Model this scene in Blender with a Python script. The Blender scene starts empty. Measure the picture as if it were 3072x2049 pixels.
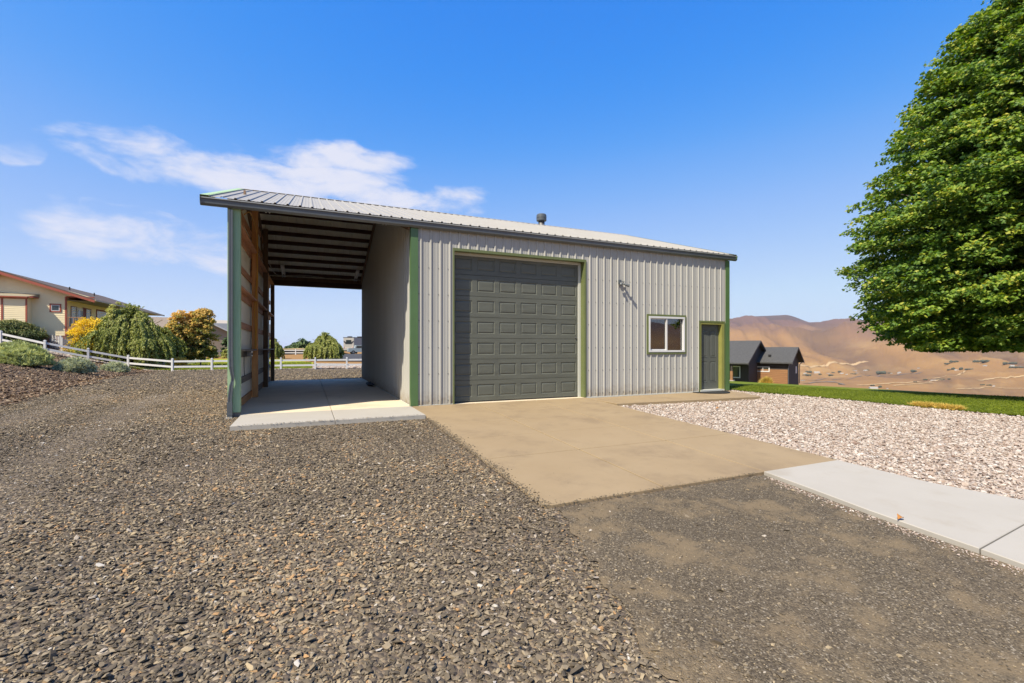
import bpy, bmesh, math, random
import numpy as np
from mathutils import Vector, Matrix, Euler
S = bpy.context.scene
COL = S.collection
R = random.Random(7)
NR = np.random.RandomState(7)
PI = math.pi

# ------------------------------------------------------------------ camera, light, exposure
AZ = math.atan(612 / 1385.0)                       # camera heading, clockwise from +Y
CAMP = (-2.153, -10.516, 1.329)
FW = (math.sin(AZ), math.cos(AZ)); RT = (math.cos(AZ), -math.sin(AZ))
cd = bpy.data.cameras.new('camera'); cam = bpy.data.objects.new('camera', cd); COL.objects.link(cam)
cam.location = CAMP; cam.rotation_euler = (PI / 2, 0, -AZ)
cd.sensor_width = 36; cd.lens = 36 * 1385 / 3072.0; cd.shift_y = (1043 - 1024.5) / 3072.0
cd.clip_start = 0.05; cd.clip_end = 30000
S.camera = cam

SUN_DIR = Vector((2.0, 1.0, -2.8)).normalized()    # direction the light travels
sd = bpy.data.lights.new('sun', 'SUN'); sd.energy = 5.0; sd.angle = math.radians(0.53); sd.color = (1.0, 0.91, 0.74)
sun = bpy.data.objects.new('sun', sd); COL.objects.link(sun)
sun.rotation_euler = SUN_DIR.to_track_quat('-Z', 'Y').to_euler(); sun.location = (-20, -20, 30)
SUN_EL = math.asin(-SUN_DIR.z); SUN_ROT = math.atan2(-SUN_DIR.x, -SUN_DIR.y)

W = bpy.data.worlds.new('World'); S.world = W; W.use_nodes = True
nt = W.node_tree; nt.nodes.clear()
def N(t, tree=None, **kw):
    n = (tree or nt).nodes.new(t)
    for k, v in kw.items(): setattr(n, k, v)
    return n
def Lk(a, b, tree=None): (tree or nt).links.new(a, b)
def M_(op, a, b=None, c=None, tree=None, clamp=False):
    n = N('ShaderNodeMath', tree, operation=op); n.use_clamp = clamp
    for i, v in enumerate((a, b, c)):
        if v is None: continue
        if isinstance(v, (int, float)): n.inputs[i].default_value = v
        else: Lk(v, n.inputs[i], tree)
    return n.outputs[0]
sky = N('ShaderNodeTexSky', sky_type='NISHITA', sun_disc=False)
sky.sun_elevation = SUN_EL; sky.sun_rotation = SUN_ROT
sky.altitude = 400; sky.air_density = 1.0; sky.dust_density = 0.6; sky.ozone_density = 2.5
hs = N('ShaderNodeHueSaturation'); hs.inputs['Saturation'].default_value = 1.1; hs.inputs['Value'].default_value = 1.0
Lk(sky.outputs[0], hs.inputs['Color'])
# the photograph's processing lifts and compresses the deep blue: one tone curve per channel for the whole sky
dn = N('ShaderNodeVectorMath', operation='SCALE'); Lk(hs.outputs[0], dn.inputs[0]); dn.inputs['Scale'].default_value = 0.1
cv = N('ShaderNodeRGBCurve'); Lk(dn.outputs[0], cv.inputs['Color'])
for i_, pts_ in enumerate((((0, 0), (.066, .022), (.087, .050), (.120, .130), (.175, .235), (.33, .385), (.50, .445), (1, .465)),
                           ((0, 0), (.10, .145), (.131, .187), (.17, .238), (.23, .315), (.32, .395), (.50, .51), (.60, .555), (1, .575)),
                           ((0, 0), (.10, .34), (.20, .56), (.271, .64), (.34, .672), (.44, .69), (.58, .705), (1, .715)))):
    c_ = cv.mapping.curves[i_]; c_.points[0].location = pts_[0]; c_.points[1].location = pts_[-1]
    for p_ in pts_[1:-1]: c_.points.new(*p_)
cv.mapping.update()
cb = N('ShaderNodeVectorMath', operation='SCALE'); Lk(cv.outputs[0], cb.inputs[0]); cb.inputs['Scale'].default_value = 10.0
tc = N('ShaderNodeTexCoord'); sx = N('ShaderNodeSeparateXYZ'); Lk(tc.outputs['Generated'], sx.inputs[0])
# cloud banks: azimuth (deg, clockwise from camera heading) / elevation blobs broken up by noise
azn = M_('SUBTRACT', M_('ARCTAN2', sx.outputs[0], sx.outputs[1]), AZ)
wn_ = N('ShaderNodeTexNoise'); wn_.inputs['Scale'].default_value = 6.0; wn_.inputs['Detail'].default_value = 5.0; Lk(tc.outputs['Generated'], wn_.inputs['Vector'])
ws = N('ShaderNodeSeparateXYZ'); Lk(wn_.outputs['Color'], ws.inputs[0])
azd = M_('ADD', M_('MULTIPLY', azn, 180 / PI), M_('MULTIPLY', M_('SUBTRACT', ws.outputs[0], 0.5), 11.0))
eln = M_('ADD', M_('MULTIPLY', M_('ARCSINE', sx.outputs[2]), 180 / PI), M_('MULTIPLY', M_('SUBTRACT', ws.outputs[1], 0.5), 5.0))
def azel(px, py):
    u = (px - 1536) / 1385.0; v = -(py - 1043) / 1385.0
    return math.degrees(math.atan(u)), math.degrees(math.atan(v / math.hypot(1, u)))
blobs = [(620, 500, 330, 62), (380, 485, 190, 36), (800, 540, 250, 45), (1000, 470, 185, 48), (960, 520, 230, 30), (1080, 580, 150, 42),
         (520, 735, 320, 72), (660, 765, 230, 60), (1340, 620, 90, 34), (40, 452, 60, 22),
         (410, 635, 60, 16), (-700, 620, 300, 60), (-1500, 500, 500, 70), (2600, 780, 60, 14), (960, 850, 120, 14)]
mx = None
for (px, py, wx, wy) in blobs:
    if wx < 110: wx, wy = wx * 1.6, wy * 1.5
    a0, e0 = azel(px, py); a1, _ = azel(px + wx, py); _, e1 = azel(px, py - wy)
    da = M_('DIVIDE', M_('SUBTRACT', azd, a0), max(.5, a1 - a0)); de = M_('DIVIDE', M_('SUBTRACT', eln, e0), max(.3, e1 - e0))
    b = M_('SUBTRACT', 1.0, M_('ADD', M_('MULTIPLY', da, da), M_('MULTIPLY', de, de)))
    if wx < 110: b = M_('MINIMUM', b, -0.30)
    mx = b if mx is None else M_('MAXIMUM', mx, b)
mp = N('ShaderNodeMapping'); mp.inputs['Scale'].default_value = (1.0, 1.0, 2.6); Lk(tc.outputs['Generated'], mp.inputs[0])
nz = N('ShaderNodeTexNoise'); nz.inputs['Scale'].default_value = 7.0; nz.inputs['Detail'].default_value = 9.0; nz.inputs['Roughness'].default_value = 0.60
nz.inputs['Distortion'].default_value = 0.35
Lk(mp.outputs[0], nz.inputs['Vector'])
cl = M_('ADD', M_('MULTIPLY', M_('SUBTRACT', nz.outputs[0], 0.5), 2.9), M_('MULTIPLY', M_('MINIMUM', M_('MAXIMUM', mx, -3.0), 0.75), 0.62))
mr = N('ShaderNodeMapRange', interpolation_type='SMOOTHSTEP'); Lk(cl, mr.inputs[0])
mr.inputs[1].default_value = -0.22; mr.inputs[2].default_value = 0.78; mr.inputs[3].default_value = 0.0; mr.inputs[4].default_value = 0.90
mixc = N('ShaderNodeMixRGB'); Lk(mr.outputs[0], mixc.inputs[0]); Lk(cb.outputs[0], mixc.inputs[1])
mixc.inputs[2].default_value = (6.2, 6.2, 6.9, 1)
bg = N('ShaderNodeBackground'); bg.inputs['Strength'].default_value = 0.077; Lk(mixc.outputs[0], bg.inputs[0])
wo = N('ShaderNodeOutputWorld'); Lk(bg.outputs[0], wo.inputs[0])
S.view_settings.view_transform = 'Standard'; S.view_settings.look = 'None'; S.view_settings.exposure = 0.82; S.view_settings.gamma = 1.0
S.view_settings.use_curve_mapping = False
S.cycles.max_bounces = 8; S.cycles.diffuse_bounces = 5; S.cycles.transparent_max_bounces = 12

# ------------------------------------------------------------------ materials
MATS = {}
KA = .71
def kc(c): return tuple(v * KA for v in c)
def mat(name, c1, c2=None, scale=3.0, rough=0.7, bump=0.0, bscale=20.0, metal=0.0, spec=0.4, stretch=(1, 1, 1), detail=5, contrast=1.0,
        c3=None, scale3=1.0, cov3=0.5, soft3=0.08, bdist=0.02, trans=0.0):
    if name in MATS: return MATS[name]
    c1 = kc(c1); c2 = kc(c2) if c2 else None; c3 = kc(c3) if c3 else None
    m = bpy.data.materials.new(name); m.use_nodes = True; t = m.node_tree; b = t.nodes['Principled BSDF']
    b.inputs['Roughness'].default_value = rough; b.inputs['Metallic'].default_value = metal; b.inputs['Specular IOR Level'].default_value = spec
    tcx = N('ShaderNodeTexCoord', t); mpx = N('ShaderNodeMapping', t); mpx.inputs['Scale'].default_value = stretch
    Lk(tcx.outputs['Object'], mpx.inputs[0], t)
    col = None
    if c2 is None: b.inputs['Base Color'].default_value = (*c1, 1)
    else:
        n = N('ShaderNodeTexNoise', t); n.inputs['Scale'].default_value = scale; n.inputs['Detail'].default_value = detail; n.inputs['Roughness'].default_value = 0.6
        Lk(mpx.outputs[0], n.inputs['Vector'], t)
        r = N('ShaderNodeMapRange', t); r.inputs[1].default_value = 0.5 - 0.22 / contrast; r.inputs[2].default_value = 0.5 + 0.22 / contrast
        Lk(n.outputs[0], r.inputs[0], t)
        mx_ = N('ShaderNodeMixRGB', t); Lk(r.outputs[0], mx_.inputs[0], t); mx_.inputs[1].default_value = (*c1, 1); mx_.inputs[2].default_value = (*c2, 1)
        col = mx_.outputs[0]
        if c3 is not None:
            n3 = N('ShaderNodeTexNoise', t); n3.inputs['Scale'].default_value = scale3; n3.inputs['Detail'].default_value = 6; n3.inputs['Roughness'].default_value = 0.65
            Lk(tcx.outputs['Object'], n3.inputs['Vector'], t)
            r3 = N('ShaderNodeMapRange', t, interpolation_type='SMOOTHSTEP'); r3.inputs[1].default_value = 1 - cov3 - soft3; r3.inputs[2].default_value = 1 - cov3 + soft3
            Lk(n3.outputs[0], r3.inputs[0], t)
            m3 = N('ShaderNodeMixRGB', t); Lk(r3.outputs[0], m3.inputs[0], t); Lk(col, m3.inputs[1], t); m3.inputs[2].default_value = (*c3, 1)
            col = m3.outputs[0]
        Lk(col, b.inputs['Base Color'], t)
    if bump:
        nb = N('ShaderNodeTexNoise', t); nb.inputs['Scale'].default_value = bscale; nb.inputs['Detail'].default_value = 6
        Lk(mpx.outputs[0], nb.inputs['Vector'], t)
        bp = N('ShaderNodeBump', t); bp.inputs['Strength'].default_value = bump; bp.inputs['Distance'].default_value = bdist
        Lk(nb.outputs[0], bp.inputs['Height'], t); Lk(bp.outputs[0], b.inputs['Normal'], t)
    MATS[name] = m
    return m
def gravel_mat(name, stops, scale, bump=0.8, dirt=None, dirt_cov=0.3, dirt_scale=0.6, stretch=(1, 1, 1), bdist=0.02, scale2=None):
    stops = [(p_, kc(c_)) for p_, c_ in stops]; dirt = kc(dirt) if dirt else None
    m = bpy.data.materials.new(name); m.use_nodes = True; t = m.node_tree; b = t.nodes['Principled BSDF']
    b.inputs['Roughness'].default_value = 0.9; b.inputs['Specular IOR Level'].default_value = 0.25
    tcx = N('ShaderNodeTexCoord', t); mpx = N('ShaderNodeMapping', t); mpx.inputs['Scale'].default_value = stretch
    nw = N('ShaderNodeTexNoise', t); nw.inputs['Scale'].default_value = scale * .5
    Lk(tcx.outputs['Object'], nw.inputs['Vector'], t)
    ad = N('ShaderNodeVectorMath', t, operation='MULTIPLY_ADD'); Lk(nw.outputs['Color'], ad.inputs[0], t); ad.inputs[1].default_value = (.5 / scale,) * 3
    Lk(tcx.outputs['Object'], ad.inputs[2], t); Lk(ad.outputs[0], mpx.inputs[0], t)
    v = N('ShaderNodeTexVoronoi', t); v.inputs['Scale'].default_value = scale; Lk(mpx.outputs[0], v.inputs['Vector'], t)
    sp = N('ShaderNodeSeparateXYZ', t); Lk(v.outputs['Color'], sp.inputs[0], t)
    cr = N('ShaderNodeValToRGB', t); cr.color_ramp.interpolation = 'CONSTANT'
    el = cr.color_ramp.elements
    while len(el) > 1: el.remove(el[-1])
    el[0].position = 0; el[0].color = (*stops[0][1], 1)
    for p, c in stops[1:]:
        e = el.new(p); e.color = (*c, 1)
    Lk(sp.outputs[0], cr.inputs[0], t)
    col = cr.outputs[0]
    big = N('ShaderNodeTexNoise', t); big.inputs['Scale'].default_value = 0.45; big.inputs['Detail'].default_value = 4
    Lk(tcx.outputs['Object'], big.inputs['Vector'], t)
    bm_ = N('ShaderNodeMapRange', t); bm_.inputs[1].default_value = .3; bm_.inputs[2].default_value = .7; bm_.inputs[3].default_value = .86; bm_.inputs[4].default_value = 1.12
    Lk(big.outputs[0], bm_.inputs[0], t)
    ml = N('ShaderNodeVectorMath', t, operation='SCALE'); Lk(col, ml.inputs[0], t); Lk(bm_.outputs[0], ml.inputs['Scale'], t); col = ml.outputs[0]
    if dirt is not None:
        n3 = N('ShaderNodeTexNoise', t); n3.inputs['Scale'].default_value = dirt_scale; n3.inputs['Detail'].default_value = 8; n3.inputs['Roughness'].default_value = 0.7
        Lk(tcx.outputs['Object'], n3.inputs['Vector'], t)
        r3 = N('ShaderNodeMapRange', t, interpolation_type='SMOOTHSTEP'); r3.inputs[1].default_value = .62 - dirt_cov * .3; r3.inputs[2].default_value = .78 - dirt_cov * .3
        Lk(n3.outputs[0], r3.inputs[0], t)
        m3 = N('ShaderNodeMixRGB', t); Lk(r3.outputs[0], m3.inputs[0], t); Lk(col, m3.inputs[1], t); m3.inputs[2].default_value = (*dirt, 1)
        col = m3.outputs[0]
    Lk(col, b.inputs['Base Color'], t)
    hh = M_('MULTIPLY', M_('ADD', sp.outputs[1], M_('MULTIPLY', v.outputs['Distance'], -1.2, tree=t), tree=t), 1.0, tree=t)
    bp = N('ShaderNodeBump', t); bp.inputs['Strength'].default_value = bump; bp.inputs['Distance'].default_value = bdist
    Lk(hh, bp.inputs['Height'], t); Lk(bp.outputs[0], b.inputs['Normal'], t)
    return m
def tint_mat(name, stops, rough=0.8, trans=0.0, spec=0.3, var=0.0):
    """colour picked per instance from the palette by the 'tint' attribute"""
    if not trans: stops = [(p_, kc(c_)) for p_, c_ in stops]
    m = bpy.data.materials.new(name); m.use_nodes = True; t = m.node_tree; b = t.nodes['Principled BSDF']
    b.inputs['Roughness'].default_value = rough; b.inputs['Specular IOR Level'].default_value = spec
    at = N('ShaderNodeAttribute', t); at.attribute_type = 'INSTANCER'; at.attribute_name = 'tint'
    cr = N('ShaderNodeValToRGB', t); el = cr.color_ramp.elements
    while len(el) > 1: el.remove(el[-1])
    el[0].position = stops[0][0]; el[0].color = (*stops[0][1], 1)
    for p, c in stops[1:]:
        e = el.new(p); e.color = (*c, 1)
    Lk(at.outputs['Fac'], cr.inputs[0], t)
    col = cr.outputs[0]
    if var:
        tcx = N('ShaderNodeTexCoord', t); n = N('ShaderNodeTexNoise', t); n.inputs['Scale'].default_value = var; Lk(tcx.outputs['Object'], n.inputs['Vector'], t)
        r = N('ShaderNodeMapRange', t); r.inputs[1].default_value = .3; r.inputs[2].default_value = .7; r.inputs[3].default_value = .75; r.inputs[4].default_value = 1.2; Lk(n.outputs[0], r.inputs[0], t)
        ml = N('ShaderNodeVectorMath', t, operation='SCALE'); Lk(col, ml.inputs[0], t); Lk(r.outputs[0], ml.inputs['Scale'], t); col = ml.outputs[0]
    Lk(col, b.inputs['Base Color'], t)
    if trans:
        tr = N('ShaderNodeBsdfTranslucent', t); Lk(col, tr.inputs[0], t)
        g = N('ShaderNodeHueSaturation', t); g.inputs['Saturation'].default_value = 1.1; g.inputs['Value'].default_value = 1.5; Lk(col, g.inputs['Color'], t); Lk(g.outputs[0], tr.inputs[0], t)
        ms = N('ShaderNodeMixShader', t); ms.inputs[0].default_value = trans
        Lk(b.outputs[0], ms.inputs[1], t); Lk(tr.outputs[0], ms.inputs[2], t)
        Lk(ms.outputs[0], t.nodes['Material Output'].inputs[0], t)
    return m
def glass_mat(name, tint=(.75, .8, .8), k=0.12):
    m = bpy.data.materials.new(name); m.use_nodes = True; t = m.node_tree; t.nodes.remove(t.nodes['Principled BSDF'])
    tr = N('ShaderNodeBsdfTransparent', t); tr.inputs[0].default_value = (*tint, 1)
    gl = N('ShaderNodeBsdfGlossy', t); gl.inputs['Roughness'].default_value = 0.02
    fr = N('ShaderNodeFresnel', t); fr.inputs[0].default_value = 1.6
    f2 = M_('ADD', M_('MULTIPLY', fr.outputs[0], 1.3, tree=t), k, tree=t, clamp=True)
    ms = N('ShaderNodeMixShader', t); Lk(f2, ms.inputs[0], t); Lk(tr.outputs[0], ms.inputs[1], t); Lk(gl.outputs[0], ms.inputs[2], t)
    Lk(ms.outputs[0], t.nodes['Material Output'].inputs[0], t)
    return m

m_sheet = mat('pale_painted_steel', (.52, .51, .47), (.475, .465, .425), scale=1.2, rough=.6, bump=.06, bscale=2.0, stretch=(1, 1, .25), spec=.2)
m_green = mat('green_trim_paint', (.105, .20, .07), (.09, .17, .06), scale=3, rough=.4, spec=.5)
m_green2 = mat('olive_trim_paint', (.17, .20, .07), (.14, .17, .06), scale=3, rough=.45, spec=.5)
m_lgreen = mat('light_green_stain', (.44, .62, .37), (.33, .50, .28), scale=4, rough=.7, stretch=(6, 6, .5), bump=.1, bscale=12)
m_gutter = mat('grey_gutter_metal', (.11, .125, .135), (.09, .10, .11), scale=4, rough=.38, spec=.6)
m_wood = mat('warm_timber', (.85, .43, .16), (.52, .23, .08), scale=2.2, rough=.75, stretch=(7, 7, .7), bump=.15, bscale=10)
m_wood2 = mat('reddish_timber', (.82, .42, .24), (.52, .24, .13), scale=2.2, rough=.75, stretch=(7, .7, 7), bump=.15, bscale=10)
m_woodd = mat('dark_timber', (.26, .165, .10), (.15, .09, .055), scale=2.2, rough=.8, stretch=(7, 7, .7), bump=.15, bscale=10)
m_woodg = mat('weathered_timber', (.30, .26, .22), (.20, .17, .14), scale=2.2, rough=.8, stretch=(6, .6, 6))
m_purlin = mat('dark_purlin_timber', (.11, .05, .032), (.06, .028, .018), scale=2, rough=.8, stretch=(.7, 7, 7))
m_tan = mat('tan_concrete', (.385, .285, .165), (.345, .25, .14), scale=1.1, rough=.85, bump=.10, bscale=90, bdist=.004, c3=(.27, .195, .115), scale3=1.3, cov3=.38, soft3=.16)
m_white = mat('new_white_concrete', (.49, .455, .40), (.45, .415, .36), scale=1.4, rough=.85, bump=.10, bscale=90, bdist=.004, c3=(.42, .375, .31), scale3=1.3, cov3=.36, soft3=.12)
m_bayfloor = mat('bay_concrete', (.84, .71, .52), (.74, .61, .43), scale=1.3, rough=.85, bump=.1, bscale=80, bdist=.004, c3=(.56, .46, .33), scale3=.8, cov3=.38, soft3=.12)
m_joint = mat('joint_filler', (.10, .075, .05), rough=.9)
m_door = mat('grey_green_door', (.155, .162, .130), (.115, .120, .096), scale=2.5, rough=.5, stretch=(.6, 1, 5), bump=.12, bscale=26, bdist=.003, c3=(.09, .095, .08), scale3=2.2, cov3=.30, soft3=.12)
m_mdoor = mat('man_door_grey', (.125, .135, .12), (.115, .122, .108), scale=3, rough=.45)
m_vinyl = mat('white_vinyl', (.80, .80, .80), (.74, .74, .73), scale=4, rough=.4)
m_black = mat('black_rubber', (.02, .02, .02), rough=.8)
m_seal = mat('weather_strip', (.66, .66, .60), rough=.6)
m_glass = glass_mat('window_glass')
m_glassd = mat('dark_glass', (.03, .04, .045), rough=.08, spec=.8)
m_steel = mat('galvanised_steel', (.35, .35, .35), (.28, .28, .28), scale=8, rough=.35, metal=.8)
m_yellowcord = mat('yellow_cord', (.75, .38, .05), rough=.5)
m_whitecord = mat('white_cord', (.6, .58, .52), rough=.5)
m_bulb = mat('white_tube', (.8, .8, .78), rough=.3)
m_fawn = mat('fawn_soffit', (.52, .44, .28), rough=.6)

m_roofsheet = mat('roof_steel', (.43, .41, .37), (.385, .365, .33), scale=1.5, rough=.6, bump=.05, bscale=2.0, spec=.25)
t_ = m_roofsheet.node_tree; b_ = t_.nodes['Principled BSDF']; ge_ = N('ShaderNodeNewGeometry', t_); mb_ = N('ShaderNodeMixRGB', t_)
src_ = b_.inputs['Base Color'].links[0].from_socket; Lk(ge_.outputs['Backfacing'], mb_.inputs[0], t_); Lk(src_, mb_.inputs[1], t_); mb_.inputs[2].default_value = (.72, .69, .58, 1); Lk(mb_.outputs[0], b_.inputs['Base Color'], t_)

t_ = m_sheet.node_tree; b_ = t_.nodes['Principled BSDF']; src_ = b_.inputs['Base Color'].links[0].from_socket
tc_ = N('ShaderNodeTexCoord', t_); sz_ = N('ShaderNodeSeparateXYZ', t_); Lk(tc_.outputs['Object'], sz_.inputs[0], t_)
ns_ = N('ShaderNodeTexNoise', t_); ns_.inputs['Scale'].default_value = 9; ns_.inputs['Detail'].default_value = 7; Lk(tc_.outputs['Object'], ns_.inputs['Vector'], t_)
ds_ = M_('SUBTRACT', M_('MULTIPLY', ns_.outputs[0], .62, tree=t_), M_('MULTIPLY', sz_.outputs[2], 1.0, tree=t_), tree=t_)
mr_ = N('ShaderNodeMapRange', t_, interpolation_type='SMOOTHSTEP'); Lk(ds_, mr_.inputs[0], t_); mr_.inputs[1].default_value = -.05; mr_.inputs[2].default_value = .45; mr_.inputs[4].default_value = .75
mm_ = N('ShaderNodeMixRGB', t_); Lk(mr_.outputs[0], mm_.inputs[0], t_); Lk(src_, mm_.inputs[1], t_); mm_.inputs[2].default_value = (.20, .155, .10, 1); Lk(mm_.outputs[0], b_.inputs['Base Color'], t_)

m_left = mat('left_wall_sheet', (.56, .55, .50), (.50, .49, .44), scale=1.2, rough=.6, spec=.2)
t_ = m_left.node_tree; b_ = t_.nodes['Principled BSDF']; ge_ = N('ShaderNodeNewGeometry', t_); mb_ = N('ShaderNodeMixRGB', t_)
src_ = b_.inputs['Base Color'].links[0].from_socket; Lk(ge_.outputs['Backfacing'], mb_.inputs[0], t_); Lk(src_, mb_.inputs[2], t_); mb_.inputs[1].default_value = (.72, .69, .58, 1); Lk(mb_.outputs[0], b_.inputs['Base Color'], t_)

# ------------------------------------------------------------------ mesh helpers
class MB:
    def __init__(s): s.v = []; s.f = []
    def add(s, vs, fs):
        o = len(s.v); s.v += [tuple(v) for v in vs]; s.f += [tuple(i + o for i in f) for f in fs]; return s
    def box(s, x0, x1, y0, y1, z0, z1):
        return s.add([(x0, y0, z0), (x1, y0, z0), (x1, y1, z0), (x0, y1, z0), (x0, y0, z1), (x1, y0, z1), (x1, y1, z1), (x0, y1, z1)],
                     [(0, 3, 2, 1), (4, 5, 6, 7), (0, 1, 5, 4), (1, 2, 6, 5), (2, 3, 7, 6), (3, 0, 4, 7)])
    def prism(s, poly, y0, y1, axis='y'):
        n = len(poly)
        if axis == 'y': a = [(p[0], y0, p[1]) for p in poly]; b = [(p[0], y1, p[1]) for p in poly]
        elif axis == 'x': a = [(y0, p[0], p[1]) for p in poly]; b = [(y1, p[0], p[1]) for p in poly]
        else: a = [(p[0], p[1], y0) for p in poly]; b = [(p[0], p[1], y1) for p in poly]
        return s.add(a + b, [tuple(range(n)), tuple(range(2 * n - 1, n - 1, -1))] + [(i, (i + 1) % n, n + (i + 1) % n, n + i) for i in range(n)])
    def beam(s, p0, p1, w, h, up=(0, 0, 1)):
        p0 = Vector(p0); p1 = Vector(p1); d = (p1 - p0).normalized(); up = Vector(up)
        if abs(d.dot(up)) > .98: up = Vector((0, 1, 0))
        a = d.cross(up).normalized() * w / 2; b = a.cross(d).normalized() * h / 2
        vs = [p + sa * a + sb * b for p in (p0, p1) for sa, sb in ((-1, -1), (1, -1), (1, 1), (-1, 1))]
        return s.add(vs, [(0, 1, 2, 3), (7, 6, 5, 4), (0, 4, 5, 1), (1, 5, 6, 2), (2, 6, 7, 3), (3, 7, 4, 0)])
    def tube(s, pts, rad, n=8, cap=True):
        pts = [Vector(p) for p in pts]; k = len(pts)
        if not isinstance(rad, (list, tuple)): rad = [rad] * k
        vs = []; pa = None
        for i in range(k):
            d = (pts[min(i + 1, k - 1)] - pts[max(i - 1, 0)]).normalized()
            if pa is None: pa = d.orthogonal().normalized()
            pa = (pa - d * pa.dot(d)).normalized(); pb = d.cross(pa)
            for j in range(n):
                an = 2 * PI * j / n; vs.append(pts[i] + (pa * math.cos(an) + pb * math.sin(an)) * rad[i])
        fs = [(i * n + j, i * n + (j + 1) % n, (i + 1) * n + (j + 1) % n, (i + 1) * n + j) for i in range(k - 1) for j in range(n)]
        if cap: fs += [tuple(range(n - 1, -1, -1)), tuple(range((k - 1) * n, k * n))]
        return s.add(vs, fs)
    def lathe(s, c, prof, n=16):
        vs = [(c[0] + r * math.cos(2 * PI * j / n), c[1] + r * math.sin(2 * PI * j / n), c[2] + z) for r, z in prof for j in range(n)]
        k = len(prof)
        return s.add(vs, [(i * n + j, i * n + (j + 1) % n, (i + 1) * n + (j + 1) % n, (i + 1) * n + j) for i in range(k - 1) for j in range(n)] + [tuple(range(n - 1, -1, -1)), tuple(range((k - 1) * n, k * n))])
    def mesh(s, name, m, smooth=False):
        me = bpy.data.meshes.new(name); me.from_pydata(s.v, [], s.f)
        if m: me.materials.append(m)
        if smooth: me.shade_smooth()
        me.update(); return me
def thing(name, label, cat, loc=(0, 0, 0), rotz=0.0, group=None):
    o = bpy.data.objects.new(name, None); COL.objects.link(o); o.location = loc; o.rotation_euler = (0, 0, rotz); o.empty_display_size = .2
    o['label'] = label; o['category'] = cat
    if group: o['group'] = group
    return o
def inv(o):
    chain = Matrix.Identity(4)
    while o is not None:
        chain = (Matrix.Translation(o.location) @ o.rotation_euler.to_matrix().to_4x4()) if o.parent is None else chain
        o = o.parent
    return chain.inverted()
def link(name, me, parent=None, local=False, loc=None, rot=None, label=None, kind=None):
    o = bpy.data.objects.new(name, me); COL.objects.link(o)
    if parent is not None:
        o.parent = parent
        if not local and parent.parent is None: o.matrix_parent_inverse = inv(parent)
        elif not local: o.matrix_parent_inverse = Matrix.Identity(4)
    if loc is not None: o.location = loc
    if rot is not None: o.rotation_euler = rot
    if label: o['label'] = label
    if kind: o['kind'] = kind
    return o
def part(name, mb, m, parent=None, **kw):
    sm = kw.pop('smooth', False)
    return link(name, mb.mesh(name, m, sm), parent, **kw)
def bevel(o, w=.006, seg=1):
    b = o.modifiers.new('bevel', 'BEVEL'); b.width = w; b.segments = seg; b.limit_method = 'ANGLE'; return o
def tag(o, label, cat, group=None):
    o['label'] = label; o['category'] = cat
    if group: o['group'] = group
    return o
def struct(o): o['kind'] = 'structure'; return o

# ------------------------------------------------------------------ terrain
def sst(a, b, x):
    t = np.clip((x - a) / (b - a), 0, 1); return t * t * (3 - 2 * t)
_perm = np.random.RandomState(3).rand(256, 256)
def vnoise(x, y):
    xi = np.floor(x).astype(int); yi = np.floor(y).astype(int); xf = x - xi; yf = y - yi
    xf = xf * xf * (3 - 2 * xf); yf = yf * yf * (3 - 2 * yf)
    g = lambda a, b: _perm[a % 256, b % 256]
    return (g(xi, yi) * (1 - xf) + g(xi + 1, yi) * xf) * (1 - yf) + (g(xi, yi + 1) * (1 - xf) + g(xi + 1, yi + 1) * xf) * yf
def fbm(x, y, o=5, gain=.5, ridged=False):
    s = 0; a = 1; tot = 0
    for i in range(o):
        n = vnoise(x * 2 ** i + 17.3 * i, y * 2 ** i + 9.1 * i)
        if ridged: n = 1 - np.abs(2 * n - 1)
        s = s + a * n; tot += a; a *= gain
    return s / tot
def gully(X, Y):
    """ridged noise drawn out down the slopes: 1 on spurs, low in the draws"""
    dx = X - CAMP[0]; dy = Y - CAMP[1]; D = np.hypot(dx, dy); a = np.degrees(np.arctan2(dx, dy))
    wa = a + 5.0 * (fbm(D / 1300., a / 9., 3) - .5) + (D - 3000) / 420.
    return fbm(wa / 3.4 + 3, D / 1250. + a / 11. + 5, 5, .5, True)
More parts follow.
